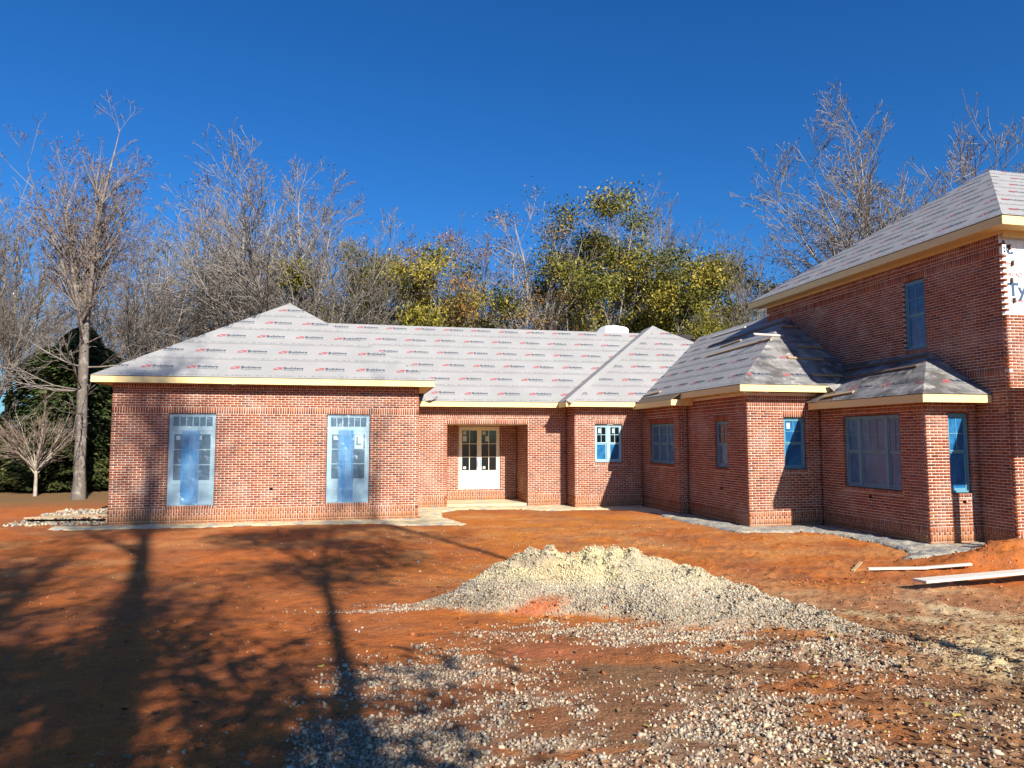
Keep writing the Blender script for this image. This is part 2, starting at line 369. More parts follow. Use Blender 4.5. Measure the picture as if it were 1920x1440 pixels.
wall((xa, 36), (xa, y1), rLW, 4.00, (), False, True)                                     # left flank (turned away), core only
wall((xb, y2), (x3, y2), rMid, 3.60, [dict(u0=xr1 - xb, u1=xr2 - xb, z0=-.4, z1=zW, lintel=1)])
wall((xr2, y5), (xr2, y2), std_rows(37, []), zW, (), False, True, coreinset=(0, .21))
wall((xr1, y5), (xr2, y5), std_rows(37, []), zW, [dict(u0=3.635 - xr1, u1=5.25 - xr1, z0=.53, z1=2.91)])
wall((xr1, y2), (xr1, y5), std_rows(37, []), zW, (), True, False, coreinset=(.21, 0))
wall((x3, y2), (x3, y3), rMid, 3.60, (), False, True)
wall((x3, y3), (x4, y3), rMid, 3.60, [dict(u0=8.18 - x3, u1=9.21 - x3, z0=zSill, z1=zW, lintel=1, sill=1)], True, False)
wall((x4, y3), (x4, y4), rMid, 3.50, [dict(u0=y3 - 23.70, u1=y3 - 21.72, z0=zSill, z1=zW, lintel=1, sill=1)], False, True)
wall((x4, y4), (x5, y4), rMid, 3.70, (), True, False)
wall((x5, y4), (x5, y6), rMid, 3.70, [dict(u0=y4 - 19.58, u1=y4 - 18.82, z0=zSill, z1=zW, lintel=1, sill=1)], False, True)
wall((x5, y6), (x6, y6), rMid, 3.70, [dict(u0=11.42 - x5, u1=12.10 - x5, z0=zSill, z1=zW2, lintel=1, sill=1)], True, False)
wall((x6, y6), (x6, y7), rBay, 3.25, [dict(u0=y6 - 16.76, u1=y6 - 14.71, z0=zSill2, z1=zW2, sill=1)], False, True)
wall((x6, y7), (x7, y7), rBay, 3.25, [dict(u0=13.15 - x6, u1=13.73 - x6, z0=zSill2, z1=zW2, sill=1)], True, False)
# main block: full height flank, front brick to 5.18 then house wrap
rUp = rows_base(); z = rows_to(rUp, zB, 50); rUp.append(('D', z, 3 * c_)); z += 3 * c_
k = int(round((zB + 90 * c_ - z) / c_)); z = rows_to(rUp, z, k); rUp.append(('D', z, 3 * c_)); z += 3 * c_
rUp.append(('S', z, c_)); z += c_; rUp += [('R', z, 1.5 * c_), ('R', z + 1.5 * c_, 1.5 * c_)]
wall((x7, y9), (x7, y8), rUp, 7.06, [dict(u0=y9 - 16.02, u1=y9 - 15.29, z0=4.73, z1=zB + 90 * c_, sill=1)], True, True, coreinset=(0, .085))
rF = rows_base(); rows_to(rF, zB, 70)
wall((x7, y8), (17.0, y8), rF, zB + 70 * c_, (), True, False, coreinset=(.012, 0))
# --- all bricks: numpy, then the 300 largest in the photograph as single objects
B = np.array(BR); rb = np.random.RandomState(5); N = len(B)
ox, oy, dx, dy, nx, ny, u0, u1, z0, z1 = B.T
front = rb.uniform(-.0012, .0022, N); dep = .088
a, b, zz0, zz1 = u0 + J / 2, u1 - J / 2, z0 + J / 2, z1 - J / 2
jit = rb.uniform(-.0022, .0022, (N, 4)); jit[:, 0] *= (u0 > 1e-4); a = a + jit[:, 0]; b = b + jit[:, 1]; zz0 = zz0 + jit[:, 2] * .7; zz1 = zz1 + jit[:, 3] * .7
kind = rb.rand(N); base = np.zeros((N, 3)); pal = np.array([(.42, .108, .040), (.37, .086, .033), (.47, .150, .056), (.31, .074, .032), (.21, .060, .036), (.42, .138, .064)])
idx = rb.choice(6, N, p=[.33, .27, .14, .12, .04, .10]); base = pal[idx] * rb.uniform(.84, 1.16, (N, 1)) * .70
def corners(i):
    out = []
    for zz in (zz0, zz1):
        for (uu, ww) in ((a, front), (b, front), (b, front - dep), (a, front - dep)):
            out.append(np.stack([ox[i] + dx[i] * uu[i] + nx[i] * ww[i], oy[i] + dy[i] * uu[i] + ny[i] * ww[i], zz[i]], -1))
    return np.stack(out, 1)
allc = corners(np.arange(N)); cen = allc.mean(1)
rel = cen - np.array([0, 0, CAMZ]); dist = np.linalg.norm(rel, axis=1); facing = -(rel[:, 0] * nx + rel[:, 1] * ny) / dist
ya = R(11.883); px = (rel[:, 0] * math.cos(ya) - rel[:, 1] * math.sin(ya)) / (rel[:, 0] * math.sin(ya) + rel[:, 1] * math.cos(ya))
area = (u1 - u0) * (z1 - z0) * np.clip(facing, 0, 1) / dist ** 2; area[(np.abs(px) > .715) | (cen[:, 2] < .08)] = 0
big = np.argsort(-area)[:300]; small = np.setdiff1d(np.arange(N), big)
FQ = np.array([(0, 1, 5, 4), (1, 2, 6, 5), (2, 3, 7, 6), (3, 0, 4, 7), (4, 5, 6, 7), (0, 3, 2, 1)])
V = allc[small].reshape(-1, 3); F = (FQ[None] + 8 * np.arange(len(small))[:, None, None]).reshape(-1, 4)
o = hp(link("bricks", np_mesh("bricks", V, F, np.repeat(base[small], 8, 0)), M['brick'])); o["kind"] = "stuff"
unit = [np_mesh("brick", np.array([(-.5, .5, -.5), (.5, .5, -.5), (.5, -.5, -.5), (-.5, -.5, -.5), (-.5, .5, .5), (.5, .5, .5), (.5, -.5, .5), (-.5, -.5, .5)]), FQ, np.tile(pal[k % 6] * .7 * (.9 + .2 * ((k * 7) % 5) / 4), (8, 1))) for k in range(12)]
for me in unit: me.materials.append(M['brick'])
for q in big:
    o = bpy.data.objects.new("brick", unit[rb.randint(12)] if True else None); COL.objects.link(o)
    mtx = Matrix(((dx[q], nx[q], 0, cen[q, 0]), (dy[q], ny[q], 0, cen[q, 1]), (0, 0, 1, cen[q, 2]), (0, 0, 0, 1)))
    o.matrix_world = mtx @ Matrix.Diagonal((b[q] - a[q], dep, zz1[q] - zz0[q], 1)); hp(o)
# weep holes
for (x, y, z, ax) in ((-2.58, y1, .96, 0), (x6, 15.80, .965, 1), (13.49, y7, .985, 0), (x5, 19.22, 1.0, 1)):
    mb = MB()
    if ax: mb.box(x - .004, x + .02, y - .045, y + .045, z - .03, z + .03)
    else: mb.box(x - .045, x + .045, y - .004, y + .02, z - .03, z + .03)
    hp(mb.build("wall_hole", M['black']))
# back and hidden walls so the rooms are closed; floor, recess ceiling
mb = MB(); mb.box(xa + .01, 14.5, 35.8, 36, -.3, 3.7); mb.box(14.3, 14.5, y9 + .21, 35.8, -.3, 3.7); mb.box(x7 + .21, 26, y9 - .2, y9 - .006, -.3, 7.0); mb.box(25.8, 26, y8 + .2, y9 - .2, -.3, 7.0)
hp(mb.build("rear_wall", M['mortar']))
mb = MB(); mb.box(17.01, 26, y8 + .006, y8 + .2, -.3, 7.05); hp(mb.build("wall", M['mortar']))
mb = MB(); mb.box(xa + .22, x4 - .05, y5 + .22, 35.7, .36, .40); mb.box(xa + .22, xb - .22, y1 + .22, y5, .36, .40); mb.box(x5 + .22, 14.2, y6 + .22, 27, .36, .40); hp(mb.build("floor_slab", M['inside']))
mb = MB(); mb.box(xr1 + .005, xr2 - .005, y2 + .21, y5 - .003, zW + .003, zW + .05); hp(mb.build("recess_ceiling", M['soffit']))
mb = MB(); mb.box(xr1 + .01, xr2 - .01, y2 + .1, y5 - .01, -.3, .10); hp(mb.build("porch_slab", M['sheet']))

# --- windows and doors
def frame_of(p, d):   # local axes: u along d, outward n
    d = Vector(d).normalized(); n = Vector((d.y, -d.x)); p = Vector(p)
    return lambda u, w_, z: (p.x + d.x * u + n.x * w_, p.y + d.y * u + n.y * w_, z)
def lbox(mb, T, ua, ub, wa, wb, za, zb):
    mb.hexa([T(ua, wb, za), T(ub, wb, za), T(ub, wa, za), T(ua, wa, za), T(ua, wb, zb), T(ub, wb, zb), T(ub, wa, zb), T(ua, wa, zb)])
def part(name, mb, m, par, bevel=0):
    o = mb.build(name, m); o.parent = par; o.matrix_parent_inverse = par.matrix_world.inverted(); return o
bpy.context.view_layer.update()
def window(T, W, z0, z1, units, mull=.10, rec=-.075, frm=None, blue='low', sticker=True, label=None, meet=None, stickers_seed=1, name="window", lowm=False):
    """units: list of (rel width, cols)"""
    frm = frm or M['vinyl']; mb = MB(); e = .006; fw = .055
    lbox(mb, T, e, fw, rec - .06, rec, z0 + e, z1 - e); lbox(mb, T, W - fw, W - e, rec - .06, rec, z0 + e, z1 - e)
    lbox(mb, T, fw, W - fw, rec - .06, rec, z1 - fw, z1 - e); lbox(mb, T, fw, W - fw, rec - .06, rec + .01, z0 + e, z0 + fw)
    wobj = hp(mb.build(name, frm, bevel=.004)); 
    if label: wobj["label"] = label
    tot = sum(k[0] for k in units); u = fw; avail = W - 2 * fw - mull * (len(units) - 1)
    zm = meet or (z0 + z1) / 2
    rng = random.Random(stickers_seed)
    for i, (rw, cols) in enumerate(units):
        ww = avail * rw / tot; ua, ub = u, u + ww
        if i < len(units) - 1:
            mb = MB(); lbox(mb, T, ub, ub + mull, rec - .06, rec + .004, z0 + fw, z1 - fw); part("mullion", mb, frm, wobj)
        for (za, zb, dz, up) in ((z0 + fw, zm, -.035, 0), (zm, z1 - fw, -.015, 1)):
            st = .04; mb = MB(); w0, w1 = rec + dz - .03, rec + dz
            lbox(mb, T, ua, ua + st, w0, w1, za, zb); lbox(mb, T, ub - st, ub, w0, w1, za, zb); lbox(mb, T, ua + st, ub - st, w0, w1, za, za + st * (.9 if up else 1.3)); lbox(mb, T, ua + st, ub - st, w0, w1, zb - st, zb)
            part("sash", mb, frm, wobj)
            g0, g1 = za + st, zb - st
            mb = MB(); mb.quad(T(ua + st, w1 - .016, g0), T(ub - st, w1 - .016, g0), T(ub - st, w1 - .016, g1), T(ua + st, w1 - .016, g1))
            isblue = blue == 'all' or (blue == 'low' and not up) 
            part("pane", mb, M['film'] if isblue else M['glass'], wobj)
            if up or lowm:
                mb = MB()
                for c in range(1, cols): x = ua + st + (ub - ua - 2 * st) * c / cols; lbox(mb, T, x - .009, x + .009, w1 - .013, w1 - .004, g0, g1)
                zc = (g0 + g1) / 2; lbox(mb, T, ua + st, ub - st, w1 - .014, w1 - .005, zc - .009, zc + .009)
                part("muntin", mb, frm, wobj)
            if sticker and up:
                x = ua + st + .05 + rng.random() * .03; mb = MB(); lbox(mb, T, x, x + .10, w1 - .0155, w1 - .0145, g1 - .05 - .16, g1 - .05); part("sticker", mb, M['sticker'], wobj)
        u = ub + mull
    return wobj
def sheet(T, W, z0, z1, par, m, seed=0, w0=-.02, amp=.035):
    n, mz = 44, 70; uu, zz = np.meshgrid(np.linspace(.004, W - .004, n), np.linspace(z0 + .004, z1 - .004, mz))
    f1 = fbm(uu * 1.0 + seed, zz * .35 + uu * .5, .16, 4, 90 + seed); f2 = np.abs(fbm(uu + zz * .6, zz * .5 - uu, .25, 3, 120 + seed) - .5)
    edge = np.minimum(np.minimum(uu, W - uu), np.minimum(zz - z0, z1 - zz)); e = sstep(0, .08, edge)
    ww = w0 + (amp * (f1 - .5) * 1.6 + amp * f2 * 1.6 - .015) * e
    V = np.array([T(u, w_, z) for u, w_, z in zip(uu.ravel(), ww.ravel(), zz.ravel())])
    i, j = np.meshgrid(np.arange(mz - 1), np.arange(n - 1), indexing='ij'); F = np.stack([i * n + j, i * n + j + 1, (i + 1) * n + j + 1, (i + 1) * n + j], -1).reshape(-1, 4)
    o = link("plastic_sheet", np_mesh("plastic_sheet", V, F, smooth=True), m); o.parent = par; o.matrix_parent_inverse = par.matrix_world.inverted()
def french(T, W, z0, z1, ztr, rows, cols, colour, glassbot, label, name="french_door", rec=-.07, film_mid=True, tl=6, stick=1):
    fw = .05; mb = MB()
    lbox(mb, T, .006, fw, rec - .08, rec, z0 + .01, z1 - .006); lbox(mb, T, W - fw, W - .006, rec - .08, rec, z0 + .01, z1 - .006); lbox(mb, T, fw, W - fw, rec - .08, rec, z1 - fw, z1 - .006); lbox(mb, T, .0, W, rec - .09, rec + .02, z0 - .02, z0 + .01)
    d = hp(mb.build(name, colour, bevel=.004)); d["label"] = label
    top = z1 - fw
    if ztr:
        mb = MB(); lbox(mb, T, fw, W - fw, rec - .07, rec - .002, ztr, ztr + .075); part("transom_bar", mb, colour, d)
        mb = MB(); a0, a1 = fw + .05, W - fw - .05; za, zb = ztr + .13, z1 - fw - .03
        lbox(mb, T, fw, a0, rec - .05, rec - .01, ztr + .075, top); lbox(mb, T, a1, W - fw, rec - .05, rec - .01, ztr + .075, top); lbox(mb, T, a0, a1, rec - .05, rec - .01, ztr + .075, za); lbox(mb, T, a0, a1, rec - .05, rec - .01, zb, top)
        part("transom_sash", mb, colour, d)
        mb = MB(); mb.quad(T(a0, rec - .035, za), T(a1, rec - .035, za), T(a1, rec - .035, zb), T(a0, rec - .035, zb)); part("pane", mb, M['glass'], d)
        for c in range(1, tl): mb = MB(); x = a0 + (a1 - a0) * c / tl; lbox(mb, T, x - .011, x + .011, rec - .034, rec - .02, za, zb); part("muntin", mb, colour, d)
        top = ztr
    mid = W / 2
    for s in (0, 1):
        ua, ub = (fw + .003, mid - .003) if s == 0 else (mid + .003, W - fw - .003)
        st = .085; w0, w1 = rec - .06, rec - .012; za, zb = z0 + .02, top - .004; gb, gt = glassbot, zb - .10
        mb = MB(); lbox(mb, T, ua, ua + st, w0, w1, za, zb); lbox(mb, T, ub - st, ub, w0, w1, za, zb); lbox(mb, T, ua + st, ub - st, w0, w1, gt, zb); lbox(mb, T, ua + st, ub - st, w0, w1, gb - .12, gb); lbox(mb, T, ua + st, ub - st, w0, w1, za, za + .17)
        lbox(mb, T, ua + st, ub - st, w0, w1 - .018, za + .17, gb - .12); lbox(mb, T, ua + st + .05, ub - st - .05, w1 - .018, w1 - .008, za + .22, gb - .17)
        leaf = part("door_leaf", mb, colour, d)
        for r in range(rows):
            for c in range(cols):
                xa_, xb_ = ua + st + (ub - ua - 2 * st) * c / cols, ua + st + (ub - ua - 2 * st) * (c + 1) / cols; q0, q1 = gb + (gt - gb) * r / rows, gb + (gt - gb) * (r + 1) / rows
                mb = MB(); mb.quad(T(xa_, w1 - .03, q0), T(xb_, w1 - .03, q0), T(xb_, w1 - .03, q1), T(xa_, w1 - .03, q1)); part("pane", mb, M['glass'], d)
        mb = MB()
        for r in range(1, rows): q = gb + (gt - gb) * r / rows; lbox(mb, T, ua + st, ub - st, w1 - .028, w1 - .012, q - .011, q + .011)
        for c in range(1, cols): x = ua + st + (ub - ua - 2 * st) * c / cols; lbox(mb, T, x - .011, x + .011, w1 - .029, w1 - .0125, gb, gt)
        part("muntin", mb, colour, d)
        for (sx, sz, sw, sh) in ([(.05, gt - .16, .11, .12)] + ([(.16 if s else .04, gt - .42, .14, .2), (.06, gb + .05, .10, .10)] if stick else [])):
            mb = MB(); lbox(mb, T, ua + st + sx, ua + st + sx + sw, w1 - .0295, w1 - .0285, sz, sz + sh); part("sticker", mb, M['sticker'], d)
    mb = MB(); lbox(mb, T, mid - .014, mid + .014, rec - .012, rec - .004, z0 + .02, top - .004); part("astragal", mb, colour, d)
    return d
# left wing french doors under plastic
WL = 1.26
T = frame_of((-5.42, y1), (1, 0)); d1 = french(T, WL, .53, zB + 40 * c_, 2.66, 3, 1, M['vinyl'], 1.24, "left french door on the left wing wrapped in clear plastic", rec=-.08, stick=0)
mb = MB(); lbox(mb, T, .36, .84, -.035, -.033, .56, 2.66); part("film_strip", mb, M['film_thin'], d1); sheet(T, WL, .53, zB + 40 * c_, d1, M['plastic'], 1)
T = frame_of((-1.03, y1), (1, 0)); d2 = french(T, 1.245, .53, zB + 40 * c_, 2.66, 3, 1, M['vinyl'], 1.24, "right french door on the left wing with a poster behind clear plastic", rec=-.08, stick=0)
mb = MB(); lbox(mb, T, .34, .78, -.035, -.033, .56, 2.70); part("film_strip", mb, M['film_thin'], d2); sheet(T, 1.245, .53, zB + 40 * c_, d2, M['plastic'], 4)
mb = MB(); lbox(mb, T, .80, 1.07, -.05, -.048, 2.12, 2.55); poster = part("poster", mb, M['sticker'], d2)
M['green'] = mat('poster_green', (.02, .09, .05), .6)
mb = MB(); lbox(mb, T, .86, .90, -.046, -.0455, 2.24, 2.48); lbox(mb, T, .90, 1.00, -.046, -.0455, 2.24, 2.28); part("poster_letter", mb, M['green'], d2)
# recess french door
T = frame_of((3.635, y5), (1, 0)); d3 = french(T, 1.615, .53, 2.91, None, 3, 2, M['door'], 1.22, "cream french door with glazed upper half inside the brick recess", rec=-.04)
for x in (.77, .83): 
    mb = MB(); lbox(mb, T, x - .035 if x < .8 else x, x if x < .8 else x + .045, -.05, .0, 1.35, 1.62); part("door_handle", mb, M['film_thin'], d3)
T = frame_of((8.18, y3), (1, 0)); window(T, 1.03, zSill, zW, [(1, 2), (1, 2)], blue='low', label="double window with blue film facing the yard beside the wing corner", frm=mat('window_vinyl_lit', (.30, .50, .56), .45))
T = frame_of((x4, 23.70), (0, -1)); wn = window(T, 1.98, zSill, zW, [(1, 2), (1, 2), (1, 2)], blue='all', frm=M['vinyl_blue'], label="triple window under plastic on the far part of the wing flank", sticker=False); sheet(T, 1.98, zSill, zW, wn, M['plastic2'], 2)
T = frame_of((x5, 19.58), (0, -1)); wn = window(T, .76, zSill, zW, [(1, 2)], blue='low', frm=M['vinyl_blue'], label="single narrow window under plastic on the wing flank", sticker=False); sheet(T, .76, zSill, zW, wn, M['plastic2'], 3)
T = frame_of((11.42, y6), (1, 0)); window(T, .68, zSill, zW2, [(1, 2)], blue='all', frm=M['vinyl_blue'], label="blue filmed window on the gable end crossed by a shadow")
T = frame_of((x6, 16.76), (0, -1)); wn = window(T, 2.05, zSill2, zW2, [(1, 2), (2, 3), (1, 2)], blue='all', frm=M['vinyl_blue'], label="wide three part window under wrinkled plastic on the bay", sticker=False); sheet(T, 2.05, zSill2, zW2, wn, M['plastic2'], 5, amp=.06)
T = frame_of((13.15, y7), (1, 0)); window(T, .58, zSill2, zW2, [(1, 2)], blue='all', frm=M['vinyl_blue'], label="tall narrow blue filmed window on the bay front", sticker=False, meet=2.13)
T = frame_of((x7, 16.02), (0, -1)); window(T, .73, 4.73, zB + 90 * c_, [(1, 2)], blue='all', frm=M['vinyl_blue'], label="upstairs blue filmed window high on the two storey flank", sticker=False)
# --- roof
ROOF = []
def slope_plane(z0, axis, a0, s=s_, sign=1):
    """z = z0 + sign*s*(coord-a0)"""
    def f(x, y): return z0 + sign * s * ((x if axis == 'X' else y) - a0)
    return f
def clip_poly(poly, cl):   # Sutherland-Hodgman, both 2D, cl convex ccw
    out = poly
    n = len(cl)
    for i in range(n):
        ax_, ay_ = cl[i]; bx_, by_ = cl[(i + 1) % n]; inp = out; out = []
        if not inp: break
        side = lambda p: (bx_ - ax_) * (p[1] - ay_) - (by_ - ay_) * (p[0] - ax_)
        for k in range(len(inp)):
            p, q = inp[k - 1], inp[k]; sp, sq = side(p), side(q)
            if sq >= 0:
                if sp < 0: t = sp / (sp - sq); out.append((p[0] + (q[0] - p[0]) * t, p[1] + (q[1] - p[1]) * t))
                out.append(q)
            elif sp >= 0: t = sp / (sp - sq); out.append((p[0] + (q[0] - p[0]) * t, p[1] + (q[1] - p[1]) * t))
    return out
def ccw(P):
    a = sum(P[i][0] * P[(i + 1) % len(P)][1] - P[(i + 1) % len(P)][0] * P[i][1] for i in range(len(P)))
    return P if a > 0 else P[::-1]
_tc = {}
def text_tris(txt, bold=.0, shear=0):
    if (txt, bold, shear) in _tc: return _tc[(txt, bold, shear)]
    cu = bpy.data.curves.new("t", 'FONT'); cu.body = txt; cu.resolution_u = 1; cu.offset = bold; cu.shear = shear; cu.size = 1
    ob = bpy.data.objects.new("t", cu); COL.objects.link(ob); dg = bpy.context.evaluated_depsgraph_get(); me = ob.evaluated_get(dg).to_mesh()
    me.calc_loop_triangles(); vs = [(v.co.x, v.co.y) for v in me.vertices]; tr = [tuple(vs[i] for i in t.vertices) for t in me.loop_triangles]
    w_ = max(v[0] for v in vs) - min(v[0] for v in vs); x0 = min(v[0] for v in vs)
    tr = [tuple((p[0] - x0, p[1]) for p in t) for t in tr]
    ob.evaluated_get(dg).to_mesh_clear(); bpy.data.objects.remove(ob); _tc[(txt, bold, shear)] = (tr, w_); return _tc[(txt, bold, shear)]
def place_text(txt, W, H, x, y, bold=.02):
    tr, w_ = text_tris(txt, bold); sx = W / w_; sy = H / .72
    return [tuple((x + p[0] * sx, y + p[1] * sy) for p in t) for t in tr]
def logo():
    """prints as (material, triangles) in strip coordinates; the emblem, name and second line"""
    P = []
    h = .17; wd = .24; sh = .045
    q = lambda a, b: (a * wd + b * sh, b * h)
    P.append(('red', [(q(.0, 0), q(.72, 0), q(.0, .72)), (q(.72, 0), q(.62, .12), q(.0, .72))]))
    P.append(('red', [(q(.95, 0), q(1, 1), q(.22, 1)), (q(.95, 0), q(.22, 1), q(.22, .88))]))
    P.append(('navy', place_text("Builders", .56, .125, .30, .062, .03)))
    P.append(('pale', place_text("FirstSource", .56, .058, .305, -.032, .012)))
    return P
LOGO = logo()
def tiny():
    P = [('pale', place_text("TECHNO SB 25", .55, .045, .17, 0, .012)), ('navy', [((.02, 0), (.075, .06), (.055, 0)), ((.075, .06), (.13, 0), (.10, 0))])]
    P.append(('pale', [((.86, .0), (.95, .0), (.95, .01)), ((.86, .0), (.95, .01), (.86, .01)), ((.86, .035), (.95, .035), (.95, .045)), ((.86, .035), (.95, .045), (.86, .045))]))
    P.append(('pale', [((1.03, .0), (1.06, .0), (1.06, .045)), ((1.03, .0), (1.06, .045), (1.03, .045))]))
    return P
TINY = tiny()
def roof_slope(name, polys, z0, axis, a0, sign, m, lap=1.10, phase=.35, flip=1, hips=(), lift=.03, prints=True, dx0=0.0):
    """polys: convex plan polygons. along = horizontal coordinate on the slope, up = distance up the slope"""
    k = math.sqrt(1 + s_ * s_)
    # plan -> slope coords (a,u).  viewed from outside: a to the right
    if axis == 'Y': tos = lambda x, y: ((x if sign > 0 else -x), sign * (y - a0) * k); tow = lambda a, u: ((a if sign > 0 else -a), a0 + sign * u / k)
    else: tos = lambda x, y: ((-y if sign > 0 else y), sign * (x - a0) * k); tow = lambda a, u: (a0 + sign * u / k, (-a if sign > 0 else a))
    zf = slope_plane(z0, axis, a0, s_, sign); nrm = Vector((-sign * s_ if axis == 'X' else 0, -sign * s_ if axis == 'Y' else 0, 1)).normalized()
    def W(a, u, h): x, y = tow(a, u); return (x + nrm.x * h, y + nrm.y * h, zf(x, y) + nrm.z * h)
    # deck
    mb = MB()
    for P in polys: mb.prism([W(*tos(*p), -.02) for p in ccw(P)], tuple(nrm * .016))
    deck = hp(mb.build(name, M['wood_dark']))
    sp = [ccw([tos(*p) for p in P]) for P in polys]
    umax = max(p[1] for P in sp for p in P); amin = min(p[0] for P in sp for p in P); amax = max(p[0] for P in sp for p in P)
    r = 0; u = 0; tris = {'red': [], 'navy': [], 'pale': []}; rr = random.Random(name + str(a0))
    while u < umax:
        st = [(amin - 1, u), (amax + 1, u), (amax + 1, u + lap), (amin - 1, u + lap)]; mb = MB()
        hh = lambda aa, uu: .007 * (1 - (uu - u) / lap) + .002
        if prints and u > 0:
            for P in sp:
                for q in (clip_poly([(amin, u + .035), (amax, u + .035), (amax, u + .042), (amin, u + .042)], P),):
                    for k2 in range(1, len(q) - 1): tris['pale'].append((q[0], q[k2], q[k2 + 1]))
        for P in sp:
            q = clip_poly(st, P)
            if len(q) > 2:
                n = len(mb.v)
                # subdivide along for gentle waviness at the lower edge
                mb.prism([W(p[0], p[1], hh(*p)) for p in q], tuple(-nrm * .003))
        if mb.v:
            o = part("underlayment_strip", mb, m, deck)
        if prints:
            ph = phase + rr.random() * 1.2 + dx0; a = math.floor((amin - 1) / 1.2) * 1.2 + ph
            while a < amax:
                for (PR_, da, du) in ((LOGO, 0, .50 + rr.uniform(-.02, .02)), (TINY, -.1, .085)):
                    for (mn, T_) in PR_:
                        for t in T_:
                            tt = [(a + da + p[0], u + du + p[1]) for p in t]
                            for P in sp:
                                cxx = [p[0] for p in tt]; q = clip_poly(tt, P)
                                for k2 in range(1, len(q) - 1): tris[mn].append((q[0], q[k2], q[k2 + 1]))
                a += 1.2
        u += lap; r += 1
    # rotated logos on the strips that wrap the hips: (a,u) start, direction
    for (ha, hu, ang, cnt, stp) in hips:
        ca, sa = math.cos(ang), math.sin(ang)
        for i in range(cnt):
            # anchor moves along hip
            A0 = (ha[0] + (hu[0] - ha[0]) * (i + .5) / cnt, ha[1] + (hu[1] - ha[1]) * (i + .5) / cnt)
            for (mn, T_) in LOGO[2:]:
                for t in T_:
                    tt = [(A0[0] + ca * p[0] * .8 - sa * p[1], A0[1] + sa * p[0] * .8 + ca * p[1]) for p in t]
                    for P in sp:
                        q = clip_poly(tt, P)
                        for k2 in range(1, len(q) - 1): tris[mn].append((q[0], q[k2], q[k2 + 1]))
    for mn, L in tris.items():
        if not L: continue
        V = []; 
        for t in L:
            for p in t: V.append(W(p[0], p[1], .0115))
        V = np.array(V); F = np.arange(len(V)).reshape(-1, 3)
        o = link("printed_logo", np_mesh("printed_logo", V, F), M[mn]); o["kind"] = "stuff"; o.parent = deck; o.matrix_parent_inverse = deck.matrix_world.inverted()
    return deck
cy1, o_ = y1 - .445, .445
LWp = [(-7.365, 21.455), (2.135, 21.455), (-2.615, 26.205)]
roof_slope("roof_slope", [LWp], 4.18, 'Y', 21.455, 1, M['under'], phase=.32, hips=[((-6.9, .25), (-3.2, 4.4), 1.45, 5, 1), ((1.75, .2), (-1.9, 4.6), 1.2, 5, 1)])
roof_slope("roof_slope", [[(2.135, 21.455), (-2.615, 26.205), (-2.615, 30.32), (2.135, 25.58)]], 4.18, 'X', 2.135, -1, M['under'])
roof_slope("roof_slope", [[(-7.365, 21.455), (-2.615, 26.205), (-2.615, 31.2), (-7.365, 36)]], 4.18, 'X', -7.365, 1, M['under'], prints=False)
roof_slope("roof_slope", [[(2.137, 24.925), (6.965, 24.925), (12.35, 30.31), (2.137, 30.31)], [(-2.615, 30.31), (2.137, 25.57), (2.137, 30.31)], [(1.70, 24.925), (2.137, 24.925), (2.137, 25.57), (1.70, 25.57)]], 3.75, 'Y', 24.925, 1, M['under'], phase=.1)
roof_slope("roof_slope", [[(6.965, 23.935), (12.73, 29.70), (12.73, 30.70), (12.35, 30.31), (6.965, 24.925)]], 3.75, 'X', 6.965, 1, M['under'], prints=False)
roof_slope("roof_slope", [[(6.965, 23.935), (9.65, 23.935), (14.07, 28.35), (12.73, 29.70)]], 3.75, 'Y', 23.935, 1, M['under'], phase=.6)
roof_slope("roof_slope", [[(9.86, 17.265), (13.928, 21.333), (13.928, 22.43), (9.86, 22.43)], [(9.86, 22.43), (14.5, 22.43), (14.5, 28.79), (9.86, 24.15)], [(9.54, 20.915), (9.86, 20.915), (9.86, 24.15), (9.54, 23.83)]], 3.886, 'X', 9.86, 1, M['under'], phase=.2)
roof_slope("roof_slope", [[(9.86, 17.265), (12.82, 17.265), (13.928, 18.373), (13.928, 21.333)]], 3.886, 'Y', 17.265, 1, M['under_dirty'], phase=.75, dx0=.1)
roof_slope("roof_slope", [[(12.105, 13.445), (13.928, 15.268), (13.928, 18.370), (12.82, 17.262), (12.105, 17.262)], [(12.105, 17.262), (12.82, 17.262), (12.82, 17.705), (12.105, 17.705)]], 3.42, 'X', 12.105, 1, M['under_dirty'], phase=.5)
roof_slope("roof_slope", [[(12.105, 13.445), (13.928, 13.445), (13.928, 15.268)]], 3.42, 'Y', 13.445, 1, M['under_dirty'], phase=.2)
roof_slope("roof_slope", [[(13.46, 12.51), (18.655, 17.705), (13.46, 22.90)]], 7.26, 'X', 13.46, 1, M['under'], phase=.4)
roof_slope("roof_slope", [[(13.46, 12.51), (27, 12.51), (27, 17.705), (18.655, 17.705)]], 7.26, 'Y', 12.51, 1, M['under'], phase=.3)
roof_slope("roof_slope", [[(13.46, 22.90), (27, 22.90), (27, 17.705), (18.655, 17.705)]], 7.26, 'Y', 22.90, -1, M['under'], prints=False)
roof_slope("roof_slope", [[(-2.615, 30.31), (14.0, 30.31), (14.0, 36), (-7.4, 36), (-2.615, 31.2)]], 7.25, 'Y', 30.31, -1, M['under'], prints=False) if False else None
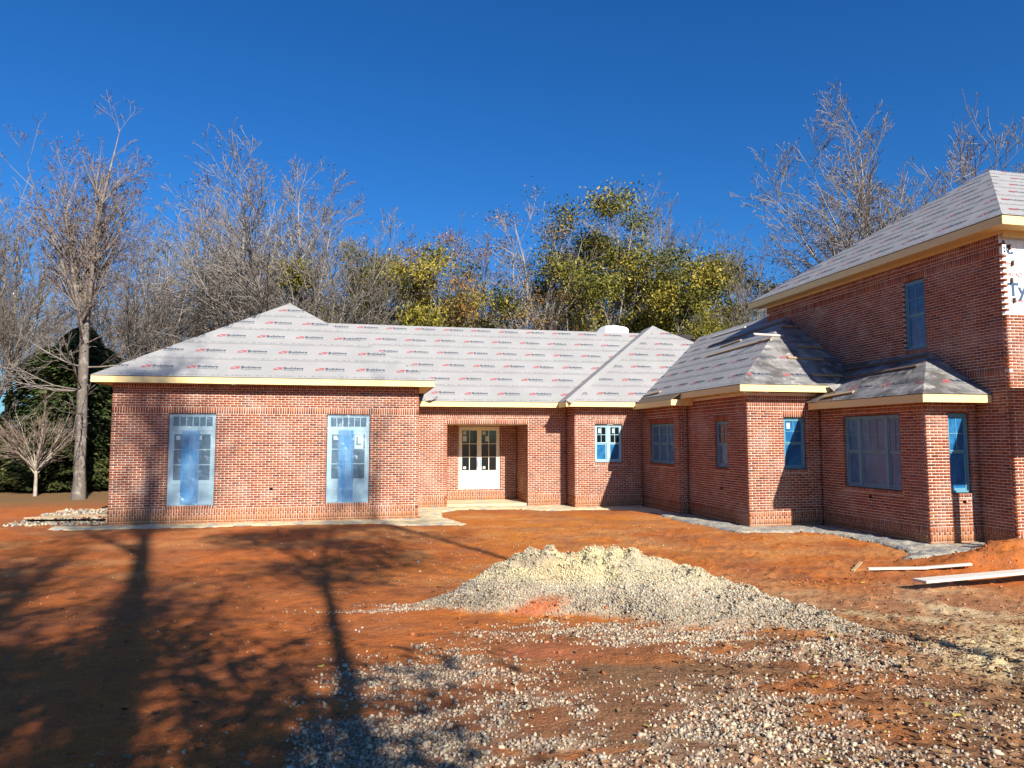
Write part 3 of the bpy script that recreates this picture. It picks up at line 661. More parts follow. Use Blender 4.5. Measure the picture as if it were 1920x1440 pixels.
# rear slopes, plain
mb = MB(); mb.poly([(-2.615, 30.31, 7.25), (15, 30.31, 7.25), (15, 36.2, 3.4), (-7.4, 36.2, 3.4)][::-1]); mb.poly([(14.5, 22.43, 6.9), (14.5, 30.4, 6.9), (18, 30.4, 4.6), (18, 22.43, 4.6)][::-1]); mb.poly([(12.73, 29.7, 7.49), (14.07, 28.35, 6.62), (14.07, 31, 6.62), (12.73, 31, 7.49)]); mb.poly([(12.73, 30.6, 7.49), (12.73, 31, 7.49), (11.5, 31, 6.9)])
hp(mb.build("rear_roof", M['under']))
# hip cover strips on the visible hips
def hipstrip(a, b, wd=.30, m=None, na=None):
    a = Vector(a); b = Vector(b); d = (b - a).normalized(); mb = MB(); sd = d.cross(Vector((0, 0, 1))).normalized()
    dn = Vector((0, 0, -1)); k = .46
    q = [a + sd * wd + dn * wd * k, a + Vector((0, 0, .014)), a - sd * wd + dn * wd * k, b - sd * wd + dn * wd * k, b + Vector((0, 0, .014)), b + sd * wd + dn * wd * k]
    up = Vector((0, 0, .016)); q = [p + up for p in q]
    mb.quad(q[0], q[1], q[4], q[5]); mb.quad(q[1], q[2], q[3], q[4]); hp(mb.build("hip_strip", m or M['under']))
hipstrip((6.965, 23.935, 3.75), (12.73, 29.70, 7.497), .22)
# --- fascia and soffits
def fascia(a, b, zt, h=.185, name="fascia_board", t=.022):
    a = Vector((a[0], a[1])); b = Vector((b[0], b[1])); d = (b - a).normalized(); n = Vector((d.y, -d.x))
    P = lambda p, w_, z: (p.x + n.x * w_, p.y + n.y * w_, z); Lf = (b - a).length; k = max(1, round(Lf / 3.66)); rf_ = random.Random(Lf)
    for i in range(k):
        p = a + d * (Lf * i / k + (.002 if i else 0)); q = a + d * (Lf * (i + 1) / k - (.002 if i < k - 1 else 0)); w0 = rf_.uniform(0, .004); zz = rf_.uniform(-.003, .003); mb = MB()
        mb.hexa([P(p, w0, zt - h + zz), P(q, w0, zt - h + zz), P(q, -t, zt - h + zz), P(p, -t, zt - h + zz), P(p, w0, zt), P(q, w0, zt), P(q, -t, zt), P(p, -t, zt)])
        hp(mb.build(name, M['fascia'], bevel=.003))
def soff(poly, z, name="soffit"):
    mb = MB(); mb.prism([(x, y, z) for x, y in ccw(poly)], (0, 0, .012)); hp(mb.build(name, M['soffit']))
e = .003
fascia((-7.355, 21.465), (2.125, 21.465), 4.175); fascia((2.125, 21.487), (2.125, 25.5), 4.175); fascia((-7.355, 30), (-7.355, 21.487), 4.175)
soff([(-7.33, 21.49), (2.10, 21.49), (2.10, 21.893), (-7.33, 21.893)], 4.01); soff([(1.70, 21.9), (2.10, 21.9), (2.10, 24.9), (1.70, 24.9)], 4.01)
soff([(-7.33, 21.9), (-6.93, 21.9), (-6.93, 30), (-7.33, 30)], 4.01)
fascia((1.70, 24.935), (6.975, 24.935), 3.745); soff([(1.70, 24.96), (7.39, 24.96), (7.39, 25.363), (1.70, 25.363)], 3.58)
fascia((6.975, 24.91), (6.975, 23.945), 3.745); fascia((6.997, 23.945), (9.55, 23.945), 3.745)
soff([(7.0, 23.97), (7.40, 23.97), (7.40, 24.95), (7.0, 24.95)], 3.58); soff([(7.40, 23.97), (9.56, 23.97), (9.56, 24.373), (7.40, 24.373)], 3.58)
fascia((9.55, 24.2), (9.55, 20.925), 3.67); fascia((9.572, 20.925), (9.87, 20.925), 3.67); soff([(9.575, 20.95), (9.978, 20.95), (9.978, 23.95), (9.575, 23.95)], 3.50)
soff([(9.895, 20.95), (10.30, 20.95), (10.30, 21.353), (9.895, 21.353)], 3.50 - .014)
mb = MB(); mb.box(9.875, 10.30, 20.925, 20.947, 3.486, 3.74); hp(mb.build('fascia_return', M['fascia']))
fascia((9.87, 20.92), (9.87, 17.275), 3.88); fascia((9.892, 17.275), (12.80, 17.275), 3.88)
soff([(9.895, 17.30), (10.303, 17.30), (10.303, 20.94), (9.895, 20.94)], 3.715); soff([(10.303, 17.30), (12.55, 17.30), (12.55, 17.703), (10.303, 17.703)], 3.715)
fascia((12.115, 17.60), (12.115, 13.455), 3.415); fascia((12.137, 13.455), (13.922, 13.455), 3.415)
soff([(12.14, 13.48), (12.543, 13.48), (12.543, 17.60), (12.14, 17.60)], 3.25); soff([(12.543, 13.48), (13.92, 13.48), (13.92, 13.883), (12.543, 13.883)], 3.25)
fascia((13.47, 22.88), (13.47, 12.52), 7.255, .20); fascia((13.492, 12.52), (26, 12.52), 7.255, .20)
soff([(13.495, 12.545), (13.925, 12.545), (13.925, 22.86), (13.495, 22.86)], 7.07); soff([(13.925, 12.545), (26, 12.545), (26, 12.972), (13.925, 12.972)], 7.07)
# frieze boards under the soffit of the main block
mb = MB(); mb.box(13.90, 13.926, 12.97, 22.4, 7.0, 7.07); hp(mb.build("frieze_board", M['soffit']))
mb = MB(); mb.box(13.93, 26, 12.952, 12.974, 6.92, 7.07); hp(mb.build("frieze_board", M['soffit']))
# house wrap on the front of the main block with its printing
mb = MB(); mb.box(x7 + .01, 17, y8 + .09, y8 + .10, zB + 70 * c_ - .2, 7.06); wr = hp(mb.build("house_wrap", M['wrap']))
bpy.context.view_layer.update()
M['wrapred'] = mat('wrap_print_red', (.42, .05, .07), .6); M['wrapblue'] = mat('wrap_print_blue', (.03, .07, .15), .6)
for (tx, W_, H_, x, z, mn, bo) in (("Tyvek.", 1.25, .30, 14.10, 5.62, 'wrapblue', .03), ("CommercialWrap", 1.15, .10, 14.16, 5.47, 'wrapred', .012), ("DUPONT", .55, .12, 13.98, 6.03, 'wrapred', .01), ("Wrap", .26, .11, 14.04, 6.30, 'wrapred', .015), ("k.", .30, .30, 14.02, 6.58, 'wrapblue', .03)):
    V = np.array([(p[0], y8 + .086, p[1]) for t in place_text(tx, W_, H_, x, z, bo) for p in t]); o = link("wrap_print", np_mesh("wrap_print", V, np.arange(len(V)).reshape(-1, 3)), M[mn]); o.parent = wr; o.matrix_parent_inverse = wr.matrix_world.inverted()
mb = MB(); 
for i in range(9): mb.box(x7 + .07, 17, y8 + .0875, y8 + .0895, 5.3 + i * .2, 5.302 + i * .2)
for i in range(12): mb.box(14.0 + i * .2, 14.002 + i * .2, y8 + .0875, y8 + .0895, 5.2, 7.0)
part("wrap_print", mb, M['pale'], wr)
for z in (6.66, 6.30, 5.9, 5.45): mb = MB(); mb.box(14.17 + (z % .07), 14.195 + (z % .07), y8 + .03, y8 + .088, z, z + .12); hp(mb.build("brick_tie", M['wood_dark']))
mb = MB(); mb.box(x7 - .01, x7 + .09, y8 - .004, y8 + .02, 6.53, 6.75); cb = hp(mb.build("corner_block", M['wrap'])); bpy.context.view_layer.update()
mb = MB(); mb.box(x7 + .02, x7 + .06, y8 - .006, y8 - .004, 6.57, 6.62); mb.box(x7 + .02, x7 + .06, y8 - .006, y8 - .004, 6.65, 6.70); part("block_hole", mb, M['black'], cb)
# unseen slab and posts, added to throw the broken shade on the bay
mb = MB(); mb.box(13.99, 19, 10.6, 12.58, 3.55, 3.80); hp(mb.build("shade_slab", M['under']))
for x in (13.99, 15.2, 17.5): mb = MB(); mb.box(x, x + .16, 10.65, 10.81, -.1, 3.55); hp(mb.build("shade_post", M['wood']))
# white wrapped chimney behind the ridge
mb = MB(); pts = [(0, 0), (1.15, 0), (1.15, .28), (1.0, .36), (.55, .42), (.0, .38)]
ch = empty("chimney_stub", (10.36, 30.6, 6.6))
mb.prism([(10.75 + x, 30.5, 7.2 - .5 + z + (.5 if z else 0)) for x, z in pts], (0, .9, 0)); o = hp(mb.build("chimney_cover", M['wrap'], bevel=.03))
mb = MB(); mb.prism([(10.36, 30.52, 6.7), (10.74, 30.52, 6.7), (10.74, 30.52, 7.57), (10.55, 30.52, 7.50), (10.36, 30.52, 7.3)], (0, .85, 0)); hp(mb.build("chimney_shaded_side", mat('chimney_shade_grey', (.22, .23, .25), .5)))  # left side of the white cover, its shade put into the grey colour
bpy.data.objects.remove(ch)
# --- lumber on the roofs: each board is a thing lying there
def board(a, b, wd, th, m, label, name="lumber_board", cat="board", group=None, up=(0, 0, 1)):
    a = Vector(a); b = Vector(b); mid = (a + b) / 2; mb = MB(); mb.bar(a - mid, b - mid, wd, th, up)
    o = mb.build(name, m, bevel=.004); o.location = mid; tag(o, label, cat, group); return o
fr = lambda x, y, h=.045: (x, y, 3.886 + s_ * (y - 17.265) + h); fs = lambda x, y, h=.045: (x, y, 3.886 + s_ * (x - 9.86) + h); fb = lambda x, y, h=.045: (x, y, 3.42 + s_ * (x - 12.105) + h)
nF = (0, -s_, 1); nS = (-s_, 0, 1); G = "boards nailed across the roof slopes as footholds"
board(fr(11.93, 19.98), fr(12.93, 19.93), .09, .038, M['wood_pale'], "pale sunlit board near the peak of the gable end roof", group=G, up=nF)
board(fr(12.2, 18.62), fr(13.31, 18.55), .09, .038, M['wood'], "board half in sun halfway up the gable end roof", group=G, up=nF)
board(fr(12.35, 17.72), fr(13.3, 17.68), .09, .038, M['wood'], "dark board lowest on the gable end roof beside the bay valley", group=G, up=nF)
board(fr(12.96, 19.32), fr(13.85, 19.25), .09, .038, M['wood'], "shaded board on the gable end roof touching the two storey wall", group=G, up=nF)
board(fr(13.30, 20.58), fr(13.85, 20.58), .09, .038, M['wood'], "short shaded board highest on the gable end roof", group=G, up=nF)
board(fs(12.12, 23.39), fs(12.31, 19.62), .09, .038, M['wood'], "long brown board lying along the wing roof flank below the short one", group=G, up=nS)
board(fs(12.69, 23.47), fs(12.82, 22.3), .09, .038, M['wood'], "short brown board above the long one on the wing roof flank", group=G, up=nS)
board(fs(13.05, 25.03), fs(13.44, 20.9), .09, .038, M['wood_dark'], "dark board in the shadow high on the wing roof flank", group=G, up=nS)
board(fs(13.94, 26.4), fs(13.99, 24.0), .09, .038, M['wood_pale'], "topmost board by the skyline of the wing roof flank", group=G, up=nS)
board(fs(9.95, 24.1), fs(10.05, 22.9), .09, .038, M['wood'], "short board at the eave beside the roof valley", group=G, up=nS)
board(fb(12.25, 17.1), fb(12.36, 16.04), .09, .038, M['wood'], "short brown board at the eave of the bay roof", group=G, up=nS)
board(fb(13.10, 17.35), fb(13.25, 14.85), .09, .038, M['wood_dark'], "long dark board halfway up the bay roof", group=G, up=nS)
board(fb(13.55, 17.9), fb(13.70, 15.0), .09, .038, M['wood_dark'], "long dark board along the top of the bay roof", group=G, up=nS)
# slack flap of underlayment at the two roof valleys
def flap(pts, m, label):
    mb = MB(); mb.prism(pts, (0, -.006, .004)); o = mb.build("underlayment_flap", m); tag(o, label, "roofing scrap")
flap([(12.45, 17.20, 3.88), (12.86, 17.18, 3.93), (13.05, 17.05, 3.84), (12.78, 16.95, 3.55), (12.66, 16.98, 3.57)], M['under_dirty'], "dark folded scrap of roofing hanging at the bay roof valley")
flap([(2.16, 24.80, 3.80), (2.52, 24.85, 3.92), (2.60, 24.88, 3.88), (2.35, 24.80, 3.76)], M['under_dirty'], "curled scrap of roofing poking out beside the left wing eave")

# ------------------------------------------------------------------ scattered stones, litter, clods
def rot_mats(n, rs):
    q = rs.normal(size=(n, 4)); q /= np.linalg.norm(q, axis=1)[:, None]; w_, x, y, z = q.T
    return np.stack([np.stack([1 - 2 * (y * y + z * z), 2 * (x * y - z * w_), 2 * (x * z + y * w_)], -1), np.stack([2 * (x * y + z * w_), 1 - 2 * (x * x + z * z), 2 * (y * z - x * w_)], -1), np.stack([2 * (x * z - y * w_), 2 * (y * z + x * w_), 1 - 2 * (x * x + y * y)], -1)], 1)
CUBE = np.array([(-1, -1, -1), (1, -1, -1), (1, 1, -1), (-1, 1, -1), (-1, -1, 1), (1, -1, 1), (1, 1, 1), (-1, 1, 1)]) * .58
CF = np.array([(0, 3, 2, 1), (4, 5, 6, 7), (0, 1, 5, 4), (1, 2, 6, 5), (2, 3, 7, 6), (3, 0, 4, 7)])
def stones(name, x, y, size, cols, m, rs, sink=.25, flat=(.5, .85)):
    n = len(x); K = 24; var = CUBE[None] * rs.uniform(.45, 1.25, (K, 8, 1)) * np.stack([rs.uniform(.8, 1.25, (K, 1)), rs.uniform(.6, .95, (K, 1)), rs.uniform(*flat, (K, 1))], -1)
    v = var[rs.randint(K, size=n)]; M3 = rot_mats(n, rs)
    v = np.einsum('nij,nkj->nki', M3, v) * size[:, None, None]
    z = gh(x, y) + size * (.5 - sink)
    v = v + np.stack([x, y, z], -1)[:, None, :]
    F = (CF[None] + 8 * np.arange(n)[:, None, None]).reshape(-1, 4)
    me = np_mesh(name, v.reshape(-1, 3), F, np.repeat(cols, 8, 0)); o = link(name, me, m); return o
rs = np.random.RandomState(3)
def sample(n, xr, yr, dens):
    x = rs.uniform(*xr, n); y = rs.uniform(*yr, n); k = rs.rand(n) < dens(x, y); return x[k], y[k]
def vis(x, y, mg=1.0):   # inside the camera's wedge with a margin
    r_ = x * math.cos(ya) - y * math.sin(ya); d_ = x * math.sin(ya) + y * math.cos(ya); return (np.abs(r_) < d_ * .74 + mg) & (d_ > 2.2)
def stone_cols(n, x, y, warm=0):
    pal_ = np.array([(.49, .43, .32), (.39, .34, .255), (.29, .265, .225), (.56, .49, .34), (.38, .25, .15), (.22, .185, .15)])
    c = pal_[rs.choice(6, n, p=[.26, .25, .17, .12, .11, .09])] * rs.uniform(.8, 1.15, (n, 1))
    return c
# the pile
x, y = sample(230000, (.2, 5.8), (5.2, 11.0), lambda x, y: np.clip((pile_h(x, y) - .005) * 9, 0, .9) * (1 - .6 * sstep(.33, .5, pile_h(x, y))) * (1 - .9 * blob(x, y, 2.05, 8.2, .36, .13, 0).clip(0, .5) * 2))
sz = rs.gamma(3.2, .0024, len(x)) + .005
c = stone_cols(len(x), x, y); ph = pile_h(x, y); yl = (sstep(.24, .42, ph) * (.5 + .5 * (fbm(x, y, .7, 3, 31) > .42)))[:, None] * rs.uniform(.5, 1, (len(x), 1)); c = c * (1 - yl) + np.array([(.64, .56, .32)]) * yl; dk = (1 - sstep(.10, .30, ph))[:, None] * .35; c = c * (1 - dk) + c * dk * np.array([(.5, .42, .34)])
o = stones("gravel_pile", x, y, sz, c, M['stone'], rs); tag(o, "knee high heap of pale yellow gravel and crusher dust in the yard", "gravel pile", kind="stuff")
x, y = sample(200000, (-2.5, 7), (2.3, 9.5), lambda x, y: (gravel_d(x, y) ** 1.3 * 1.1) * (pile_h(x, y) < .02) * vis(x, y, .3))
x2, y2_ = sample(26000, (-9, 12), (2.4, 19), lambda x, y: .22 * vis(x, y, .3) * (fbm(x, y, 1.2, 4, 61) > .5) * np.where(x < -.5, .25, 1)); x = np.append(x, x2); y = np.append(y, y2_)
sz = rs.gamma(3.2, .0028, len(x)) + .0045; c = stone_cols(len(x), x, y); ds = rs.rand(len(x), 1) * .5; c = c * (1 - ds) + c * np.array([(.95, .62, .42)]) * ds
o = stones("loose_gravel", x, y, sz, c, M['stone'], rs, .3); tag(o, "loose pale gravel strewn over the red clay in front of the heap", "gravel", kind="stuff")
# clods of clay
x, y = sample(60000, (-10, 14), (2.6, 20), lambda x, y: vis(x, y, .3) * (.035 + .3 * (blob(x, y, 12.0, 11.4, 2.2, .8) + blob(x, y, 2.05, 8.15, .55, .25) * 1.2 + .5 * sstep(3.5, 6, x) * (y < 11) * (fbm(x, y, .5, 3, 88) > .55))) * (pile_h(x, y) < .25))
sz = rs.gamma(2.0, .006, len(x)) + .005; sz = np.minimum(sz, np.where(x > 9, .07, .035)); c = np.array([(.36, .115, .04)]) * rs.uniform(.6, 1.2, (len(x), 1)); tanw = (sstep(4, 6, x) * rs.rand(len(x)) * (y < 10.5))[:, None]; c = c * (1 - tanw) + np.array([(.38, .24, .13)]) * tanw
o = stones("clay_clods", x, y, sz, c, M['stone'], rs, .3, (.6, 1)); tag(o, "broken clods of red clay scattered over the yard", "clods", kind="stuff")
# leaf litter
x, y = sample(52000, (-4, 8.5), (2.3, 11), lambda x, y: vis(x, y, .2) * (.012 + .50 * sstep(1.5, 5, x + (4.5 - y) * .5) * (1 - sstep(5.5, 8.5, y)) + .10 * (x > 1) * (fbm(x, y, .9, 3, 66) > .55)))
n = len(x); L_ = rs.uniform(.012, .034, n); q = np.array([(-1, -.45, 0), (0, -.1, .25), (1, -.4, .05), (.9, .45, .2), (-.1, .6, 0), (-.95, .4, .3)])
M3 = rot_mats(n, rs); M3[:, :, :] = M3; t = rs.uniform(0, 2 * np.pi, n); cz, sz_ = np.cos(t), np.sin(t); tilt = rs.normal(0, .45, n)
v = q[None] * L_[:, None, None]; v = np.stack([v[..., 0], v[..., 1] * np.cos(tilt)[:, None] - v[..., 2] * np.sin(tilt)[:, None], v[..., 1] * np.sin(tilt)[:, None] + v[..., 2] * np.cos(tilt)[:, None]], -1)
v = np.stack([v[..., 0] * cz[:, None] - v[..., 1] * sz_[:, None], v[..., 0] * sz_[:, None] + v[..., 1] * cz[:, None], v[..., 2]], -1) + np.stack([x, y, gh(x, y) + .012], -1)[:, None]
lp = np.array([(.16, .075, .03), (.24, .12, .05), (.10, .05, .025), (.32, .19, .08), (.40, .30, .05)]); c = lp[rs.choice(5, n, p=[.36, .3, .2, .12, .02])] * rs.uniform(.8, 1.2, (n, 1))
o = link("leaf_litter", np_mesh("leaf_litter", v.reshape(-1, 3), (np.arange(6)[None] + 6 * np.arange(n)[:, None]), np.repeat(c, 6, 0)), M['leaf']); tag(o, "dry brown leaves and bark bits littering the foreground clay", "leaf litter", kind="stuff")
# ------------------------------------------------------------------ sandy sheets along the walls
M['sheet_grey'] = mat('grey_sandy_sheet', (.34, .31, .24), .85, noise=[(2.2, 5, (.17, .19, .21), .46, .6, .9), (18, 4, (.50, .44, .32), .52, .66, .8), (60, 3, (.10, .08, .06), .58, .7, .8)], bump=[(14, 4, .7, .04), (60, 3, .6, .012)])
def polysheet(name, poly, label, seed, h=.03, step=.07, mt='sheet'):
    P = ccw(poly); xs = [p[0] for p in P]; ys = [p[1] for p in P]
    gx = np.arange(min(xs) - step, max(xs) + step * 2, step); gy = np.arange(min(ys) - step, max(ys) + step * 2, step); X, Y = np.meshgrid(gx, gy)
    # signed distance inside (general polygon)
    inside = np.zeros(X.shape, bool); dmin = np.full(X.shape, 9.0); n = len(P)
    for i in range(n):
        (ax_, ay_), (bx_, by_) = P[i], P[(i + 1) % n]
        cond = ((ay_ > Y) != (by_ > Y)); xi = (bx_ - ax_) * (Y - ay_) / ((by_ - ay_) or 1e-9) + ax_; inside ^= cond & (X < xi)
        dx_, dy_ = bx_ - ax_, by_ - ay_; t = np.clip(((X - ax_) * dx_ + (Y - ay_) * dy_) / (dx_ * dx_ + dy_ * dy_), 0, 1); dmin = np.minimum(dmin, np.hypot(X - ax_ - dx_ * t, Y - ay_ - dy_ * t))
    sd = np.where(inside, dmin, -dmin) + (fbm(X, Y, .5, 3, seed) - .5) * .30
    Z = gh(X, Y) + h * sstep(-.02, .12, sd) + (fbm(X, Y, .35, 4, seed + 3) - .45) * .09 * sstep(0, .25, sd) + np.where(sd < .0, -.06, 0)
    ok = sd > -.05; m = X.shape[1]; i, j = np.meshgrid(np.arange(X.shape[0] - 1), np.arange(m - 1), indexing='ij')
    keep = (ok[:-1, :-1] & ok[1:, :-1] & ok[:-1, 1:] & ok[1:, 1:]); i, j = i[keep], j[keep]
    F = np.stack([i * m + j, i * m + j + 1, (i + 1) * m + j + 1, (i + 1) * m + j], -1)
    o = link(name, np_mesh(name, np.stack([X, Y, Z], -1).reshape(-1, 3), F, smooth=True), M[mt]); tag(o, label, "ground sheet"); return o
polysheet("ground_sheet", [(-8.3, 21.75), (-8.1, 21.15), (-5, 21.0), (-2, 21.15), (0.6, 20.9), (1.2, 20.35), (2.75, 20.05), (2.95, 20.4), (2.55, 21.6), (2.3, 22.4), (1.8, 22.6), (1.72, 21.95), (-6.95, 21.95), (-8.3, 22.1)], "sand covered plastic sheet along the foot of the left wing", 200)
polysheet("ground_sheet", [(1.72, 25.4), (1.72, 22.3), (2.5, 22.2), (2.5, 23.3), (3.2, 24.3), (5.2, 24.2), (6.0, 23.6), (7.4, 23.5), (9.0, 23.2), (9.3, 22.2), (9.95, 21.7), (9.99, 24.4), (7.45, 24.42), (7.4, 25.4)], "sand covered plastic sheet in the corner before the recessed door", 230)
polysheet("ground_sheet", [(9.97, 22.2), (9.35, 21.7), (9.15, 19.8), (9.4, 17.6), (9.55, 16.9), (10.3, 16.7), (11.5, 16.6), (11.75, 14.4), (11.3, 13.2), (10.5, 12.3), (10.9, 12.0), (11.7, 12.5), (12.6, 12.8), (13.9, 12.9), (13.9, 13.85), (12.6, 13.95), (12.58, 17.7), (10.35, 17.75), (10.33, 21.4), (10.0, 21.4)], "grey sandy sheet wrapping the foot of the wing and the bay", 260, .05, mt='sheet_grey')
# rubble at the far left corner
x, y = sample(1600, (-9.8, -7.1), (22.3, 27), lambda x, y: .6 + 0 * x); sz = rs.uniform(.03, .10, len(x)); o = stones("stone_rubble", x, y, sz, stone_cols(len(x), x, y), M['stone'], rs); tag(o, "low spread of pale rubble behind the left wing corner", "rubble", kind="stuff")
# lumber in the yard
def gp(x, y, h=.03): return (x, y, float(gh(x, y)) + h)
def yboard(ax, ay, bx, by, wd, th, m, label, h0=.03, h1=.03): return board(gp(ax, ay, h0), gp(bx, by, h1), wd, th, m, label)
yboard(8.98, 11.45, 9.95, 11.12, .09, .04, M['wood_pale'], "pale board flat on the clay before the bay, left half of the pair", .05, .05)
yboard(9.80, 11.20, 10.62, 10.86, .09, .04, M['wood_pale'], "pale board continuing the first one toward the clay mound", .04, .10)
yboard(8.75, 11.55, 9.35, 12.10, .06, .025, M['wood'], "thin brown stick propped beside the pale boards", .02, .06)
yboard(8.45, 9.62, 11.6, 10.2, .24, .04, M['wood_pale'], "wide weathered plank reaching in from the right over the clay ridge", .10, .20)
yboard(13.2, 11.75, 14.6, 11.9, .30, .04, M['wood_pale'], "pale scaffold plank by the far right corner of the house", .62, .66)
yboard(-9.6, 23.4, -7.3, 23.6, .10, .05, M['wood'], "board on the rubble behind the left wing corner", .12, .16)
yboard(-9.3, 22.9, -7.2, 22.7, .05, .05, M['black'], "dark pipe behind the left wing corner", .10, .10)

# ------------------------------------------------------------------ trees
def tubes(name, segs, sides, m, parent=None, cols=None):
    A = np.array(segs, dtype=float)   # x0 y0 z0 x1 y1 z1 r0 r1
    p0, p1, r0, r1 = A[:, :3], A[:, 3:6], A[:, 6], A[:, 7]; d = p1 - p0; d /= (np.linalg.norm(d, axis=1)[:, None] + 1e-9)
    p1 = p1 + d * r1[:, None] * .4
    ref = np.where(np.abs(d[:, 2:3]) > .9, np.array([[1., 0, 0]]), np.array([[0, 0, 1.]])); s1 = np.cross(d, ref); s1 /= np.linalg.norm(s1, axis=1)[:, None]; s2 = np.cross(d, s1)
    an = np.arange(sides) * 2 * np.pi / sides; ring = s1[:, None] * np.cos(an)[None, :, None] + s2[:, None] * np.sin(an)[None, :, None]
    V = np.concatenate([p0[:, None] + ring * r0[:, None, None], p1[:, None] + ring * r1[:, None, None]], 1).reshape(-1, 3)
    k = np.arange(sides); f = np.stack([k, (k + 1) % sides, sides + (k + 1) % sides, sides + k], -1); F = (f[None] + 2 * sides * np.arange(len(A))[:, None, None]).reshape(-1, 4)
    c = None if cols is None else np.repeat(cols, 2 * sides, 0)
    return np_mesh(name, V, F, c, smooth=sides > 4)
class Grower:
    def __init__(s, seed, rmin=.0055): s.r = random.Random(seed); s.big = []; s.small = []; s.tips = []; s.rmin = rmin
    def branch(s, p, d, L, r, lvl, P):
        g = s.r.gauss; n = max(2, int(L / P['seg'][lvl])); st = L / n; px, py, pz = p; dx, dy, dz = d; rr = r
        wob = P['wob'][lvl]; up = P['up'][lvl]; nc = P['nch'][lvl] if lvl < len(P['nch']) else 0; st0 = P['start'][lvl]
        kids = []
        for i in range(n):
            dx += g(0, wob); dy += g(0, wob); dz += g(0, wob) + up; k = 1 / math.sqrt(dx * dx + dy * dy + dz * dz); dx *= k; dy *= k; dz *= k
            r2 = max(s.rmin, r * (1 - (i + 1) / n * P['taper'][lvl])); q = (px + dx * st, py + dy * st, pz + dz * st)
            (s.big if r > .035 else s.small).append((px, py, pz, q[0], q[1], q[2], rr, r2)); px, py, pz = q; rr = r2
            t = (i + 1) / n
            if nc and t > st0: kids.append((q, (dx, dy, dz), t, r2))
        if lvl + 1 < P['levels'] and kids:
            m = nc * L; cnt = int(m) + (s.r.random() < m - int(m))
            for _ in range(cnt):
                q, dd, t, rk = kids[int(s.r.random() * len(kids))] if lvl else kids[min(len(kids) - 1, int((s.r.random()) * len(kids)))]
                az = s.r.random() * 6.2832; an = P['ang'][lvl] * s.r.uniform(.7, 1.25)
                ux, uy, uz = (0, 0, 1) if abs(dd[2]) < .9 else (1, 0, 0)
                sx, sy, sz_2 = dd[1] * uz - dd[2] * uy, dd[2] * ux - dd[0] * uz, dd[0] * uy - dd[1] * ux; k = 1 / math.sqrt(sx * sx + sy * sy + sz_2 * sz_2); sx *= k; sy *= k; sz_2 *= k
                tx, ty, tz = dd[1] * sz_2 - dd[2] * sy, dd[2] * sx - dd[0] * sz_2, dd[0] * sy - dd[1] * sx
                ca, sa, cz_, sz3 = math.cos(an), math.sin(an), math.cos(az), math.sin(az)
                nd = (dd[0] * ca + (sx * cz_ + tx * sz3) * sa, dd[1] * ca + (sy * cz_ + ty * sz3) * sa, dd[2] * ca + (sz_2 * cz_ + tz * sz3) * sa)
                s.branch(q, nd, L * P['len'][lvl] * s.r.uniform(.55, 1.15) * (1.25 - .75 * t), min(rk * .75, r * P['rad'][lvl]), lvl + 1, P)
        if lvl >= P['levels'] - 2: s.tips.append((px, py, pz))
def tree_meshes(seed, H, trunkh, leaders, spread, r0, P, lean=(0, 0), tw=.025, twigc=(.30, .27, .25), barkc=(.25, .21, .18), sides=4, rmin=.0055, lowb=0, dome=1.0):
    g = Grower(seed, rmin); r = g.r
    # trunk
    n = 9; px, py, pz = 0, 0, -.3; dx, dy = lean; pts = [(px, py, pz)]
    for i in range(n):
        dx2 = dx + r.gauss(0, tw); dy2 = dy + r.gauss(0, tw); st = (trunkh + .3) / n; q = (px + dx2 * st, py + dy2 * st, pz + st)
        ra = r0 * (1.35 if i == 0 else 1.0 - .035 * i); rb_ = r0 * (1.02 if i == 0 else 1.0 - .035 * (i + 1)); g.big.append((px, py, pz, q[0], q[1], q[2], ra, rb_)); px, py, pz = q; pts.append(q)
    for k in range(leaders):
        az = 6.2832 * k / leaders + r.uniform(-.5, .5); sp = spread * (r.uniform(.35, 1) if k else .1); h = (H - trunkh) * (1 - .16 * sp * dome) * r.uniform(.85, 1)
        zoff = r.uniform(0, .18) * trunkh if k else 0; i0 = min(n, max(1, int(n * (1 - zoff / max(trunkh, .1))))); q = pts[i0]
        d = (math.cos(az) * sp + lean[0], math.sin(az) * sp + lean[1], 1); k2 = 1 / math.sqrt(d[0] ** 2 + d[1] ** 2 + 1); g.branch(q, (d[0] * k2, d[1] * k2, d[2] * k2), h * 1.03, r0 * (.42 if k else .55) * (1 if seed < 60 or seed > 69 else 1.2), 0, P)
    for k in range(lowb):
        q = pts[r.randint(3, n - 1)]; az = r.random() * 6.28; g.branch(q, (math.cos(az) * .95, math.sin(az) * .95, r.uniform(-.15, .4)), H * r.uniform(.12, .24), r0 * .16, 1, P)
    rs_ = np.random.RandomState(seed)
    nb, ns = len(g.big), len(g.small)
    cb = np.array([barkc]) * rs_.uniform(.8, 1.2, (nb, 1)); cs = np.array([twigc]) * rs_.uniform(.7, 1.3, (ns, 1))
    return tubes("trunk", g.big, max(sides, 6), None, cols=cb), (tubes("branches", g.small, 3, None, cols=cs) if ns else None), g.tips
